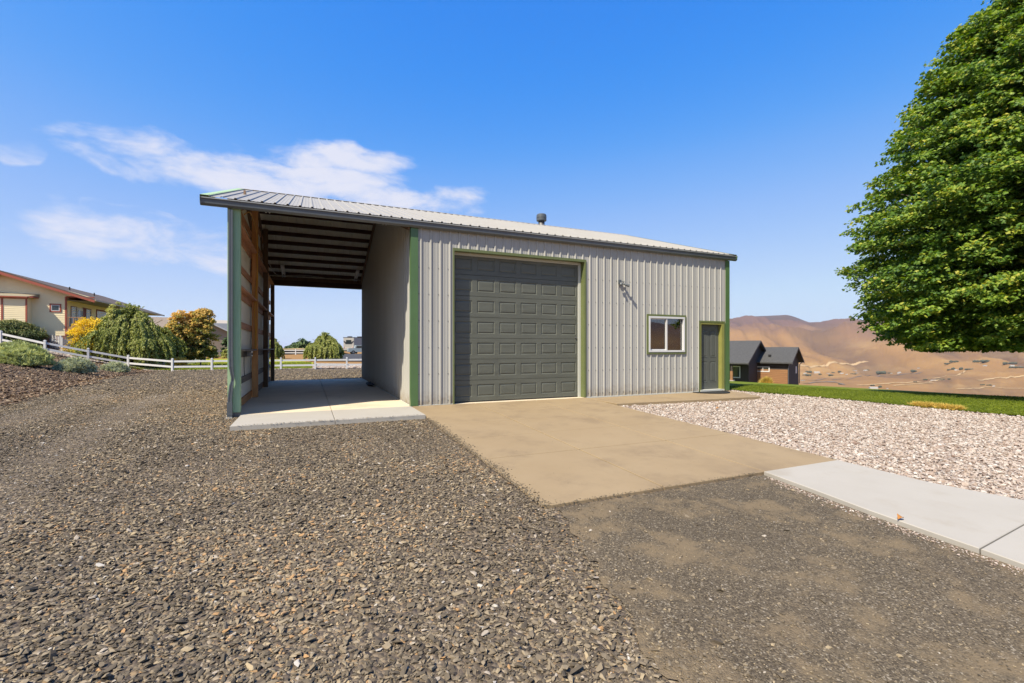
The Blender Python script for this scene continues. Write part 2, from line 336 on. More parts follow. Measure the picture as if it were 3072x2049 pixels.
def zf(X, Y):
    X = np.asarray(X, float); Y = np.asarray(Y, float)
    base = np.where(Y < 0, .038 * np.maximum(Y, -25), -.02 * np.clip(Y - 10, 0, 23) + .013 * np.clip(Y - 34, 0, 40)) - .04
    toe = -9.0 - .14 * (np.clip(Y, -2, 60) - 5)
    e = toe - X
    hill = .25 * (np.sqrt(np.maximum(e, 0) ** 2 + 1.2) - 1.095) * (e > 0) * sst(-14, 6, Y)
    hill = np.minimum(hill, 3.6)
    left = base + hill
    plane = -.1 - .0428 * (X - 10.2) - .0368 * np.clip(Y, -6, 200)
    w = sst(10, 19, X)
    z = left * (1 - w) + plane * w
    dx = X - CAMP[0]; dy = Y - CAMP[1]; D = np.hypot(dx, dy)
    az = np.degrees(np.arctan2(dx, dy)) - math.degrees(AZ)
    e2 = (X - 26) * .844 - (Y + 1) * .537
    ee = np.maximum(e2, D - 64)
    sp = np.where(ee > 20, ee, np.log1p(np.exp(np.clip(ee, -30, 20))))
    drop = z - .28 * sp
    t = sst(2200, 6600, D)
    amp = 22 + 230 * sst(1500, 4200, D) * (1 - sst(5600, 6800, D))
    rg = fbm(X / 1150. + 3.1, Y / 1150. + 1.7, 5, .45, True); fb = fbm(X / 600. + 8.1, Y / 600. + 4.4, 4)
    gl = gully(X, Y)
    zv = -135 + 430 * t ** .85 + amp * (rg - .62) + amp * .42 * (gl - .6) + 22 * (fb - .5) * sst(500, 1200, D)
    bt = sst(25.6, 27.8, az) * (1 - sst(30.6, 33.2, az))
    zv = zv + 118 * bt * sst(6300, 7700, D) + (D - 6600) * .046 * (D > 6600)
    wv = sst(3, 14, az) * (1 - sst(120, 150, az))
    valley = np.maximum(drop, zv)
    plat = z * (1 - sst(90, 200, D)) + sst(90, 200, D) * (-1.0 - D * .0006 + 3 * (fbm(X / 300., Y / 300., 3) - .5))
    return plat * (1 - wv) + valley * wv
def zf1(x, y): return float(zf(np.array([x]), np.array([y]))[0])
def at(px, py, dmin=8, dmax=9000):
    """the terrain point seen at a place of the 3072 px wide photograph"""
    u = (px - 1536) / 1385.0; v = -(py - 1043) / 1385.0
    d = np.geomspace(dmin, dmax, 4000)
    X = CAMP[0] + d * (FW[0] + u * RT[0]); Y = CAMP[1] + d * (FW[1] + u * RT[1]); Z = CAMP[2] + d * v
    z = zf(X, Y); k = np.argmax(z >= Z)
    if z[k] < Z[k]: k = len(d) - 1
    return (float(X[k]), float(Y[k]), float(z[k])), float(d[k])
def pt(px, d, py=None):
    """world point at depth d on the sight line of px; z from py or from the terrain"""
    u = (px - 1536) / 1385.0
    x = CAMP[0] + d * (FW[0] + u * RT[0]); y = CAMP[1] + d * (FW[1] + u * RT[1])
    return (x, y, zf1(x, y) if py is None else CAMP[2] - d * (py - 1043) / 1385.0)

def grid_mesh(name, P, m, smooth=True):
    a, b = P.shape[:2]
    me = bpy.data.meshes.new(name)
    i, j = np.meshgrid(np.arange(a - 1), np.arange(b - 1), indexing='ij'); q = i * b + j
    F = np.stack([q, q + b, q + b + 1, q + 1], -1).reshape(-1, 4)
    me.vertices.add(a * b); me.vertices.foreach_set('co', P.reshape(-1).astype(np.float32))
    me.loops.add(F.size); me.loops.foreach_set('vertex_index', F.reshape(-1).astype(np.int32))
    me.polygons.add(len(F)); me.polygons.foreach_set('loop_start', np.arange(0, F.size, 4, dtype=np.int32))
    me.update(calc_edges=True)
    if smooth: me.polygons.foreach_set('use_smooth', np.ones(len(F), bool))
    me.materials.append(m); me.validate(); return me
def resample(poly, n):
    p = np.array(poly, float); d = np.r_[0, np.cumsum(np.hypot(*np.diff(p, axis=0).T))]
    t = np.linspace(0, d[-1], n); return np.stack([np.interp(t, d, p[:, 0]), np.interp(t, d, p[:, 1])], -1)
def ribbon(name, A, B, m, off, n=80, k=40, power=1.0, jag=0.0):
    a = resample(A, n); b = resample(B, n); t = np.linspace(0, 1, k)[:, None, None] ** power
    XY = a[None] * (1 - t) + b[None] * t
    if jag:
        j = (fbm(XY[0, :, 0] * 5, XY[0, :, 1] * 5, 3) - .5) * jag; XY[0, :, 0] += j; XY[0, :, 1] += j
    Z = zf(XY[..., 0], XY[..., 1]) + off
    P = np.concatenate([XY, Z[..., None]], -1)
    return link(name, grid_mesh(name, P, m))

hill_m = mat('dry_grass_hills', (.40, .23, .085), (.28, .155, .066), scale=.0011, rough=.95, spec=.1, detail=10, contrast=1.5, c3=(.42, .26, .105), scale3=.0035, cov3=.40, soft3=.10, stretch=(1, 1, 3))
t_ = hill_m.node_tree; b_ = t_.nodes['Principled BSDF']; src_ = b_.inputs['Base Color'].links[0].from_socket
tc_ = N('ShaderNodeTexCoord', t_); sz_ = N('ShaderNodeSeparateXYZ', t_); Lk(tc_.outputs['Object'], sz_.inputs[0], t_)
nn_ = N('ShaderNodeTexNoise', t_); nn_.inputs['Scale'].default_value = .0014; nn_.inputs['Detail'].default_value = 8; Lk(tc_.outputs['Object'], nn_.inputs['Vector'], t_)
zz_ = M_('ADD', sz_.outputs[2], M_('MULTIPLY', M_('SUBTRACT', nn_.outputs[0], .5, tree=t_), 420.0, tree=t_), tree=t_)
mr_ = N('ShaderNodeMapRange', t_, interpolation_type='SMOOTHSTEP'); Lk(zz_, mr_.inputs[0], t_); mr_.inputs[1].default_value = -70; mr_.inputs[2].default_value = 300
mm_ = N('ShaderNodeMixRGB', t_); Lk(mr_.outputs[0], mm_.inputs[0], t_); Lk(src_, mm_.inputs[1], t_); mm_.inputs[2].default_value = (.125, .074, .058, 1)
at_ = N('ShaderNodeAttribute', t_); at_.attribute_name = 'scrub_shade'; m2_ = N('ShaderNodeMixRGB', t_); Lk(at_.outputs['Fac'], m2_.inputs[0], t_); Lk(mm_.outputs[0], m2_.inputs[1], t_); m2_.inputs[2].default_value = (.075, .050, .038, 1)
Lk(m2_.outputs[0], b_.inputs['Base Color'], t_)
# field bands: stubble strips in the valley bottom
rr = np.concatenate([np.linspace(0.05, 60, 110), np.geomspace(60.6, 400, 90)[1:], np.geomspace(404, 9500, 210)])
th = np.radians(np.concatenate([np.linspace(-180, -45, 90)[:-1], np.linspace(-45, 24, 170)[:-1], np.linspace(24, 52, 400)[:-1], np.linspace(52, 180, 90)])) + AZ
RR, TH = np.meshgrid(rr, th, indexing='ij')
gx = CAMP[0] + RR * np.sin(TH); gy = CAMP[1] + RR * np.cos(TH)
gz = zf(gx, gy) - np.where(RR < 80, .03, .0)
gz = gz - .12 * sst(3, 0, np.abs(gx + 1.5) * 0 + 0) * 0
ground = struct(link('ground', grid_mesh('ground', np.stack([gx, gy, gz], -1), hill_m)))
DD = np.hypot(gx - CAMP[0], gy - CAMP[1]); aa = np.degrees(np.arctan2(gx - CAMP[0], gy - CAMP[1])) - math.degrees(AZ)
sc_ = np.clip((.62 - gully(gx, gy)) * 2.0, 0, .6) * sst(900, 2400, DD) + .75 * sst(26.6, 28.6, aa) * (1 - sst(31.5, 33.5, aa)) * sst(6100, 6700, DD)  # draws tinted for scrub and relief, a cloud shadow painted on the butte
at_ = ground.data.attributes.new('scrub_shade', 'FLOAT', 'POINT'); at_.data.foreach_set('value', np.clip(sc_, 0, .9).reshape(-1).astype(np.float32))

g_stops = [(0, (.10, .078, .058)), (.22, (.145, .113, .082)), (.45, (.19, .148, .105)), (.62, (.24, .185, .125)), (.76, (.125, .098, .078)), (.86, (.28, .20, .12)), (.93, (.33, .27, .20))]
m_gravel = gravel_mat('crushed_gravel', g_stops, 34, bump=.9, bdist=.02)
m_dirt = gravel_mat('packed_fines', [(0, (.085, .066, .044)), (.3, (.125, .098, .066)), (.6, (.17, .134, .09)), (.85, (.21, .168, .112)), (.95, (.33, .28, .21))], 95, bump=.6, bdist=.008, dirt=(.235, .175, .105), dirt_cov=.52, dirt_scale=1.9)
m_mound = gravel_mat('brown_bark_rock', [(0, (.09, .055, .035)), (.3, (.16, .10, .06)), (.55, (.23, .15, .09)), (.8, (.30, .21, .13)), (.93, (.40, .30, .20))], 14, bump=1.0, bdist=.05)
m_wgravel = gravel_mat('white_pink_rock', [(0, (.30, .21, .155)), (.25, (.44, .34, .27)), (.5, (.52, .43, .36)), (.75, (.38, .28, .21)), (.9, (.60, .54, .47))], 24, bump=.8, bdist=.02)
m_lawn = mat('mown_lawn', (.145, .190, .010), (.195, .240, .014), scale=.9, rough=.9, spec=.15, bump=.7, bscale=40, bdist=.05, stretch=(1, 1, 1), contrast=1.2, c3=(.115, .16, .010), scale3=2.4, cov3=.4, soft3=.1)
m_lawn2 = mat('back_lawn', (.30, .33, .02), (.38, .38, .03), scale=.5, rough=.9, spec=.15, bump=.5, bscale=30, bdist=.05)
m_cobble = gravel_mat('river_cobbles', [(0, (.30, .27, .24)), (.3, (.45, .41, .36)), (.6, (.58, .53, .47)), (.85, (.68, .64, .58))], 7, bump=1.0, bdist=.08)

toe = [(-9.0 + .98 + .6, -14), (-8.6, -2), (-9.0, 5), (-10.2, 12), (-11.8, 22), (-13.4, 33.4)]
gr = struct(ribbon('gravel_yard', [(-40, -16)] + [(x - .0, y) for x, y in toe[1:]], [(9.9, -16), (9.9, -5), (9.5, 10), (8, 20), (6, 33.2)], m_gravel, .004, n=160, k=140))
struct(ribbon('rock_mound', [(-7.8, -9), (-8.2, -2), (-9.0, 5), (-10.6, 12), (-12.2, 22), (-12.9, 32.0)], [(-60, -9), (-50, 5), (-40, 12), (-32, 25), (-19.0, 33.8), ], m_mound, .02, n=120, k=80, jag=1.6))
dirt_edge = [(.1, -6.5), (-.05, -7.2), (-.3, -8.0), (-.45, -8.7), (-.2, -9.6), (.3, -12)]
struct(ribbon('packed_dirt', dirt_edge, [(3.08, -6.5), (2.98, -7.2), (2.88, -8.0), (2.84, -8.7), (2.80, -9.6), (2.5, -12)], m_dirt, .018, n=80, k=50, jag=.25))
lawn_edge = [(9.95, .6), (10.2, .1)] + [at(px_, py_)[0][:2] for px_, py_ in ((2267, 1180), (2400, 1189), (2600, 1208), (2800, 1228), (3072, 1252))]
le_ = lawn_edge[-1]; lawn_edge += [(le_[0] + .6, le_[1] - 2.4), (le_[0] + 2.0, le_[1] - 7)]
struct(ribbon('white_gravel_bed', [(4.6, .2), (4.66, -1.2), (4.64, -2.8), (4.62, -4.6), (4.6, -6.3), (4.59, -7.4), (4.85, -8.3), (5.2, -9.6), (5.9, -13)], lawn_edge, m_wgravel, .006, n=80, k=40))
struct(ribbon('side_lawn', lawn_edge, [(40, 75), (47, 62), (55, 46), (50, 32), (36, 14), (31, 7), (28, -1), (26.5, -8), (27, -16)], m_lawn, .035, n=140, k=110, power=1.5))
struct(ribbon('lawn_behind_building', [(9.95, .6), (9.95, 4), (9.95, 10.5), (9, 20), (8.5, 40)], [(40, 75.1), (38, 78), (30, 82), (20, 86), (12, 90)], m_lawn, .030, n=60, k=60))

# fence line (world points derived from its posts) and the ground behind it
FENCE = [(-25.2, 36.0), (-22.4, 34.8), (-19.6, 33.8), (-17.3, 34.2), (-15.0, 34.6), (-11.8, 33.0), (-9.1, 32.4), (-6.7, 32.2), (-4.2, 32.0), (-1.6, 31.8), (0.9, 31.6), (3.4, 31.4), (5.9, 31.2), (8.4, 31.0), (10.9, 30.8), (13.4, 30.6)]
struct(ribbon('back_lawn', [(-16, 35.2), (-11.8, 33.4), (-9.1, 32.8), (-6.7, 32.6), (-4.2, 32.4), (-1.75, 32.2)], [(-26, 60), (-20, 62), (-16, 62), (-10, 60), (-6, 60), (-1.6, 46)], m_lawn2, .02, n=60, k=40))
struct(ribbon('cobble_bed', [(-1.7, 32.15), (3, 31.8), (9, 31.4), (13, 31)], [(-1.5, 44), (3, 41), (9, 40), (13, 40)], m_cobble, .02, n=40, k=30))
struct(ribbon('cobble_strip', [(-22.4, 35.1), (-19.6, 34.1), (-17.3, 34.5), (-15, 34.9), (-13.5, 34.2)], [(-23, 38), (-20.4, 37.2), (-18.3, 37.2), (-16.5, 37.2), (-15, 36)], m_cobble, .03, n=40, k=14))
m_asph = mat('dark_asphalt', (.05, .05, .052), (.065, .06, .06), scale=3, rough=.9)
struct(ribbon('access_road', [(-2, 50), (4, 47), (14, 44)], [(-2, 118), (10, 118), (24, 118)], m_asph, .03, n=20, k=30))

# ------------------------------------------------------------------ instanced scatter (stones, leaves, grass)
SRC = {}
def src_collection(key, meshes):
    c = bpy.data.collections.new('src_' + key)
    for i, me in enumerate(meshes):
        o = bpy.data.objects.new('%s_piece_%02d' % (key, i), me); c.objects.link(o)
    SRC[key] = (c, len(meshes)); return c
def stone_meshes(key, m, n=10, flat=.38, seed=1, pts=11):
    rs = np.random.RandomState(seed); out = []
    for i in range(n):
        bm = bmesh.new()
        for k in range(pts):
            v = rs.normal(size=3); v /= np.linalg.norm(v); v *= .5 * (0.85 + .3 * rs.rand())
            bm.verts.new((v[0], v[1] * (.55 + .3 * rs.rand()), v[2] * flat * (.8 + .5 * rs.rand())))
        r = bmesh.ops.convex_hull(bm, input=bm.verts)
        bmesh.ops.delete(bm, geom=[g for g in r['geom_interior'] if isinstance(g, bmesh.types.BMVert)], context='VERTS')
        me = bpy.data.meshes.new(key); bm.to_mesh(me); bm.free(); me.materials.append(m); out.append(me)
    src_collection(key, out)
def scatter(name, key, P, rot, scl, tint, parent=None, kind=None):
    n = len(P); me = bpy.data.meshes.new(name)
    me.vertices.add(n); me.vertices.foreach_set('co', np.asarray(P, np.float32).reshape(-1))
    if np.ndim(scl) == 1: scl = np.repeat(np.asarray(scl)[:, None], 3, 1)
    for nm, ty, arr in (('rot', 'FLOAT_VECTOR', rot), ('scl', 'FLOAT_VECTOR', scl)):
        a = me.attributes.new(nm, ty, 'POINT'); a.data.foreach_set('vector', np.asarray(arr, np.float32).reshape(-1))
    a = me.attributes.new('tint', 'FLOAT', 'POINT'); a.data.foreach_set('value', np.asarray(tint, np.float32))
    a = me.attributes.new('idx', 'INT', 'POINT'); a.data.foreach_set('value', NR.randint(0, SRC[key][1], n).astype(np.int32))
    me.update()
    g = bpy.data.node_groups.new(name + '_nodes', 'GeometryNodeTree')
    g.interface.new_socket('Geometry', in_out='INPUT', socket_type='NodeSocketGeometry'); g.interface.new_socket('Geometry', in_out='OUTPUT', socket_type='NodeSocketGeometry')
    gi = N('NodeGroupInput', g); go = N('NodeGroupOutput', g); ip = N('GeometryNodeInstanceOnPoints', g); ci = N('GeometryNodeCollectionInfo', g)
    ci.inputs[0].default_value = SRC[key][0]; ci.inputs['Separate Children'].default_value = True; ci.inputs['Reset Children'].default_value = True
    Lk(gi.outputs[0], ip.inputs['Points'], g); Lk(ci.outputs[0], ip.inputs['Instance'], g); ip.inputs['Pick Instance'].default_value = True
    def attr(nm, ty):
        q = N('GeometryNodeInputNamedAttribute', g, data_type=ty); q.inputs['Name'].default_value = nm; return q.outputs['Attribute']
    Lk(attr('idx', 'INT'), ip.inputs['Instance Index'], g)
    e2r = N('FunctionNodeEulerToRotation', g); Lk(attr('rot', 'FLOAT_VECTOR'), e2r.inputs[0], g); Lk(e2r.outputs[0], ip.inputs['Rotation'], g)
    Lk(attr('scl', 'FLOAT_VECTOR'), ip.inputs['Scale'], g); Lk(ip.outputs[0], go.inputs[0], g)
    o = link(name, me, parent, kind=kind); md = o.modifiers.new('scatter', 'NODES'); md.node_group = g
    return o
def inpoly(x, y, poly):
    c = np.zeros(x.shape, bool); n = len(poly); j = n - 1
    for i in range(n):
        xi, yi = poly[i]; xj, yj = poly[j]
        c ^= ((yi > y) != (yj > y)) & (x < (xj - xi) * (y - yi) / (yj - yi + 1e-12) + xi); j = i
    return c
def wedge(n, d0, d1, lim=1.2, pw=2.0):
    """points in front of the camera, denser near it"""
    d = (NR.rand(n) * (d1 ** pw - d0 ** pw) + d0 ** pw) ** (1 / pw); u = (NR.rand(n) * 2 - 1) * lim
    return CAMP[0] + d * (FW[0] + u * RT[0]), CAMP[1] + d * (FW[1] + u * RT[1]), d

st_stops = [(0, (.110, .087, .060)), (.25, (.160, .127, .086)), (.5, (.230, .182, .122)), (.70, (.33, .262, .172)), (.85, (.43, .335, .205)), (.92, (.46, .27, .12)), (.96, (.42, .34, .25)), (1.0, (.58, .53, .46))]
m_stone = tint_mat('shard_stone', st_stops, rough=.8, spec=.3, var=60)
m_wstone = tint_mat('pale_rock', [(0, (.27, .185, .14)), (.25, (.40, .30, .235)), (.55, (.50, .405, .335)), (.8, (.58, .50, .43)), (1, (.66, .61, .55))], rough=.8, var=40)
m_mstone = tint_mat('brown_rock', [(0, (.07, .045, .03)), (.4, (.17, .105, .062)), (.7, (.27, .18, .11)), (1, (.42, .32, .21))], rough=.85, var=30)
stone_meshes('shard', m_stone, 12, .36, 1); stone_meshes('chip', m_wstone, 8, .55, 2); stone_meshes('chunk', m_mstone, 8, .42, 3)

front_poly = [(-3.42, -1.44), (-.02, -1.44), (.0, -6.48), (3.0, -6.5), (2.7, -12), (9, -14), (9, -20)]
slabs = [[(-3.40, -1.43), (-.03, -1.43), (-.03, 10.6), (-3.66, 10.6), (-3.66, .0), (-3.40, .0)], [(-.03, .1), (-.03, -6.47), (4.66, -6.47), (4.66, .1)],
         [(4.6, -1.36), (9.3, -1.66), (9.95, .1), (4.6, .1)], [(3.08, -6.4), (2.98, -7.2), (2.86, -8.4), (2.78, -9.6), (2.4, -13), (6.2, -13), (5.1, -9.4), (4.85, -8.2), (4.62, -7.4), (4.60, -6.4)],
         [(-.03, 0), (10, 0), (10, 10.6), (-.03, 10.6)]]
def off_slabs(x, y):
    k = np.ones(x.shape, bool)
    for s in slabs: k &= ~inpoly(x, y, s)
    return k
dirt_poly = dirt_edge + [(2.5, -12), (2.8, -9.6), (2.84, -8.7), (2.88, -8.0), (2.98, -7.2), (3.08, -6.5)]
x, y, d = wedge(480000, 1.7, 15.0, 1.22, 1.6)
ind = inpoly(x, y, dirt_poly); wg = (x > 4.6) & (y > -13)
toe_x = -9.0 - .14 * (np.clip(y, -2, 60) - 5)
bd = (x + .1) + (vnoise(x * 3, y * 3) - .5) * .5       # distance past the ragged gravel/dirt boundary
k = off_slabs(x, y) & ~wg & ~(ind & (bd > .12)) & (x > toe_x) & ~((x > 0) & (y < -6.4) & (bd > .25))
x, y, d = x[k], y[k], d[k]; n = len(x)
sz = np.clip(np.exp(NR.normal(math.log(.0235), .36, n)), .010, .065)
big = NR.rand(n) < .006; sz[big] *= 1.9
sz = np.minimum(sz, .10)
tint = np.clip(NR.rand(n) ** 1.0 * .92 + (vnoise(x * 1.3, y * 1.3) - .5) * .35 - .10 * (vnoise(x * .5 + 9, y * .5) > .55), 0, .93)
w_ = NR.rand(n); tint = np.where(w_ < .02, .92, tint); tint = np.where(w_ > .9945, 1.0, tint); tint = np.where((w_ > .965) & (w_ < .9945), .97, tint)
rot = np.stack([NR.normal(0, .28, n), NR.normal(0, .28, n), NR.rand(n) * 6.28], -1)
xc_ = np.interp(y, [-10, 0, 10, 30], [-5.0, -6.2, -7.1, -8.1]) + .4 * (vnoise(y * .3, y * 0 + 2) - .5)
trk = np.maximum(np.exp(-((x - xc_ + .8) / .38) ** 2), np.exp(-((x - xc_ - .8) / .38) ** 2))
patch = np.clip((fbm(x * .55 + 7, y * .55, 3) - .52) * 5, 0, 1)
sz = sz * (1 - .30 * trk) * (1 - .22 * patch); tint = np.clip(tint + .10 * trk, 0, 1)
z = zf(x, y) + .002 + NR.rand(n) * .013 * (1 - .5 * trk) * np.clip(sz / .03, .5, 1.6)
scatter('gravel', 'shard', np.stack([x, y, z], -1), rot, np.stack([sz * 1.25, sz, sz * 1.05], -1), tint, kind='stuff')
n = 1500; yy = -1.5 - NR.rand(n) * 4.95; xx = -.03 + np.abs(NR.normal(0, .035, n)) * (1 + 1.5 * vnoise(yy * 3, yy * 0)); k = NR.rand(n) < .9; 
n2 = 420; x2 = NR.rand(n2) * 3.0; y2 = -6.47 + np.abs(NR.normal(0, .03, n2)); n3 = 130; x3 = .05 + NR.rand(n3) * 4.5; y3 = -.1 - NR.rand(n3) * 6.2
n4 = 260; x4 = -3.3 + NR.rand(n4) * 3.2; y4 = -1.415 + np.abs(NR.normal(0, .03, n4))
xx = np.r_[xx, x2, x3, x4]; yy = np.r_[yy, y2, y3, y4]; n = len(xx); sz = np.r_[np.exp(NR.normal(math.log(.018), .35, 1500)), .006 + .012 * NR.rand(n2), .005 + .008 * NR.rand(n3), .008 + .014 * NR.rand(n4)]
zz = np.where(np.arange(n) >= n - n4, -.002, .038 * np.clip(yy, -6.45, 0)) + .003
scatter('edge_gravel', 'shard', np.stack([xx, yy, zz], -1), np.stack([NR.normal(0, .2, n), NR.normal(0, .2, n), NR.rand(n) * 6.28], -1), sz, NR.rand(n) * .8, kind='stuff')
# fines: small chips on the packed dirt
x, y, d = wedge(150000, 1.7, 9.0, 1.22, 1.6)
k = inpoly(x, y, dirt_poly); x, y = x[k], y[k]; n = len(x)
edge = np.clip(1.0 - (x + .1) / .9, 0, 1)
sz = np.clip(np.exp(NR.normal(math.log(.0085), .45, n)), .004, .03) * (1 + .9 * edge * NR.rand(n))
sz = np.where(NR.rand(n) < .004, .03 * (1 + NR.rand(n)), sz)
bare = vnoise(x * 1.6 + 4, y * 1.6) + .4 * vnoise(x * 5, y * 5)
k = NR.rand(n) < np.clip(1.45 - bare, .45, 1); x, y, sz = x[k], y[k], sz[k]; n = len(x)
tint = np.clip(.12 + NR.rand(n) ** 1.2 * .74, 0, .9); tint = np.where(NR.rand(n) < .02, .98, tint)
scatter('dirt_pebbles', 'shard', np.stack([x, y, zf(x, y) + .020 + NR.rand(n) * .003], -1), np.stack([NR.normal(0, .3, n), NR.normal(0, .3, n), NR.rand(n) * 6.28], -1), sz, tint, kind='stuff')
# pale rock bed
x, y, d = wedge(190000, 3.2, 17.0, 1.2, 1.8)
wpoly = [(4.66, -1.4), (4.64, -6.3), (4.62, -7.45), (4.88, -8.3), (5.25, -9.6), (6.1, -13)] + lawn_edge[::-1] + [(9.3, -1.7)]
k = inpoly(x, y, wpoly) & off_slabs(x, y); x, y, d = x[k], y[k], d[k]; n = len(x)
sz = np.clip(np.exp(NR.normal(math.log(.046), .32, n)), .02, .09)
tint = np.clip(NR.normal(.62, .24, n), 0, 1)
scatter('white_rocks', 'chip', np.stack([x, y, zf(x, y) + .006 + NR.rand(n) * .022], -1), np.stack([NR.normal(0, .35, n), NR.normal(0, .35, n), NR.rand(n) * 6.28], -1), sz, tint, kind='stuff')
# pale spill along the white path
n = 900; t = NR.rand(n); yy = -6.6 - t * 3.2; ex = np.interp(-yy, [6.5, 7.2, 8.0, 8.7, 9.6], [3.08, 2.98, 2.88, 2.84, 2.8])
xx = ex - .03 - np.abs(NR.normal(0, .07, n)); sz = .012 + .02 * NR.rand(n) ** 2
scatter('spilled_rocks', 'chip', np.stack([xx, yy, zf(xx, yy) + .024], -1), np.stack([NR.normal(0, .3, n), NR.normal(0, .3, n), NR.rand(n) * 6.28], -1), sz, np.clip(NR.normal(.45, .3, n), 0, 1), kind='stuff')
# brown rocks on the mound and the yard far side
x, y, d = wedge(150000, 9.0, 42.0, 1.2, 1.5)
toe_x = -9.0 - .14 * (np.clip(y, -2, 60) - 5)
k = (x < toe_x + (vnoise(x * .7, y * .7) - .5) * 1.6) & (y < 33.2 + np.clip(-x - 16, 0, 8) * .25) & off_slabs(x, y); x, y, d = x[k], y[k], d[k]; n = len(x)
sz = np.clip(np.exp(NR.normal(math.log(.085), .32, n)), .03, .19)
scatter('brown_rocks', 'chunk', np.stack([x, y, zf(x, y) + .02 + NR.rand(n) * .04], -1), np.stack([NR.normal(0, .35, n), NR.normal(0, .35, n), NR.rand(n) * 6.28], -1), sz, np.clip(NR.rand(n) * 1.05, 0, 1), kind='stuff')
x, y, d = wedge(120000, 13.5, 36.0, 1.15, 1.35)
toe_x = -9.0 - .14 * (np.clip(y, -2, 60) - 5)
k = (x > toe_x - .3) & (x < 4) & (y < 32.0) & off_slabs(x, y); x, y = x[k], y[k]; n = len(x)
sz = np.clip(np.exp(NR.normal(math.log(.055), .3, n)), .03, .11)
scatter('yard_chips', 'shard', np.stack([x, y, zf(x, y) + .008 + NR.rand(n) * .015], -1), np.stack([NR.normal(0, .3, n), NR.normal(0, .3, n), NR.rand(n) * 6.28], -1), sz, np.clip(.05 + NR.rand(n) * .85, 0, .92), kind='stuff')
# cobbles along and behind the fence
n = 5200; x = NR.rand(n) * 14 - 1.8; y = 31.9 + NR.rand(n) * 7
n2 = 1500; xa = -22.5 + NR.rand(n2) * 9; ya = np.interp(xa, [-22.4, -19.6, -17.3, -15, -13.5], [35.0, 34.1, 34.5, 34.9, 34.2]) + NR.rand(n2) * 1.6 - .1
n3 = 700; xb = -14 + NR.rand(n3) * 12.3; yb = np.interp(xb, [-14, -11.8, -9.1, -6.7, -4.2, -1.6], [34.2, 33.0, 32.4, 32.2, 32.0, 31.8]) + NR.normal(0, .10, n3)
x = np.r_[x, xa, xb]; y = np.r_[y, ya, yb]; n = len(x)
scatter('fence_cobbles', 'chip', np.stack([x, y, zf(x, y) + .05], -1), np.stack([NR.normal(0, .3, n), NR.normal(0, .3, n), NR.rand(n) * 6.28], -1), np.r_[.10 + .18 * NR.rand(5200), .08 + .15 * NR.rand(1500), .05 + .1 * NR.rand(700)], np.clip(NR.normal(.55, .25, n), 0, 1), kind='stuff')

# ------------------------------------------------------------------ concrete: driveway, bay floor, front walk, new path
def slab(parent, poly, ztop, m, th=.10, name='slab', label=None):
    """a cast slab: polygon with its own top heights; top edge eased"""
    mb = MB(); zt = [ztop(*p) if callable(ztop) else ztop for p in poly]; n = len(poly)
    cx_ = sum(p[0] for p in poly) / n; cy_ = sum(p[1] for p in poly) / n
    ins = [(p[0] + (cx_ - p[0]) / max(.4, math.hypot(cx_ - p[0], cy_ - p[1])) * .008, p[1] + (cy_ - p[1]) / max(.4, math.hypot(cx_ - p[0], cy_ - p[1])) * .008) for p in poly]
    vs = [(p[0], p[1], z - .006) for p, z in zip(poly, zt)] + [(p[0], p[1], z) for p, z in zip(ins, zt)] + [(p[0], p[1], z - th) for p, z in zip(poly, zt)]
    fs = [tuple(range(n, 2 * n))] + [(i, (i + 1) % n, n + (i + 1) % n, n + i) for i in range(n)] + [(2 * n + i, 2 * n + (i + 1) % n, (i + 1) % n, i) for i in range(n)]
    mb.add(vs, fs)
    return part(name, mb, m, parent, label=label)
drv = bpy.data.objects.new('driveway', None); COL.objects.link(drv); drv['kind'] = 'structure'
xs = [.0, 1.527, 3.16, 4.65]; ys = [-.012, -1.08, -2.25, -3.44, -4.65, -6.45]; q = .010
for a in range(3):
    for b in range(5):
        if a and b == 0 and False: continue
        slab(drv, [(xs[a] + q, ys[b + 1] + q), (xs[a + 1] - q, ys[b + 1] + q), (xs[a + 1] - q, ys[b] - q), (xs[a] + q, ys[b] - q)], lambda x, y: .038 * y - .002, m_tan)
struct(part('joint_bed', MB().add([(.02, -6.4, -.2592), (4.62, -6.4, -.2592), (4.62, -.02, -.0168), (.02, -.02, -.0168)], [(0, 1, 2, 3)]), m_joint, drv, kind='stuff'))
bay = bpy.data.objects.new('bay_floor', None); COL.objects.link(bay); bay['kind'] = 'structure'
for (a, b) in ((-3.66, -1.70), (-1.69, -.03)):
    slab(bay, [(a if a > -3.6 else -3.62, .02), (b, .02), (b, 10.46), (a if a > -3.6 else -3.62, 10.46)], 0.0, m_bayfloor, .12, name='slab')
for (a, b) in ((-3.37, -1.70), (-1.69, -.01)):
    slab(bay, [(a, -1.40), (b, -1.40), (b, .012), (a, .012)], lambda x, y: -.0005 + .004 * min(y, 0), m_white, .12, name='apron_slab')
slab(bay, [(.0, -.008), (9.88, -.008), (9.88, 10.44), (.0, 10.44)], -.004, m_bayfloor, .12, name='shop_slab')
wk = bpy.data.objects.new('front_walk', None); COL.objects.link(wk); wk['kind'] = 'structure'
slab(wk, [(4.66, -1.36), (7.0, -1.50), (7.0, -.03), (4.66, -.03)], -.02, m_tan, .14)
slab(wk, [(7.008, -1.50), (9.28, -1.63), (9.75, -.75), (9.95, .02), (7.008, -.03)], -.02, m_tan, .14)
pth = bpy.data.objects.new('new_path', None); COL.objects.link(pth); pth['kind'] = 'structure'
zp = lambda x, y: .038 * y + .012
slab(pth, [(2.885, -8.60), (4.93, -8.42), (4.85, -8.21), (4.62, -7.5), (4.592, -6.465), (3.12, -6.465), (3.04, -7.12), (2.945, -7.75), (2.90, -8.3)][::-1], zp, m_white, .16)
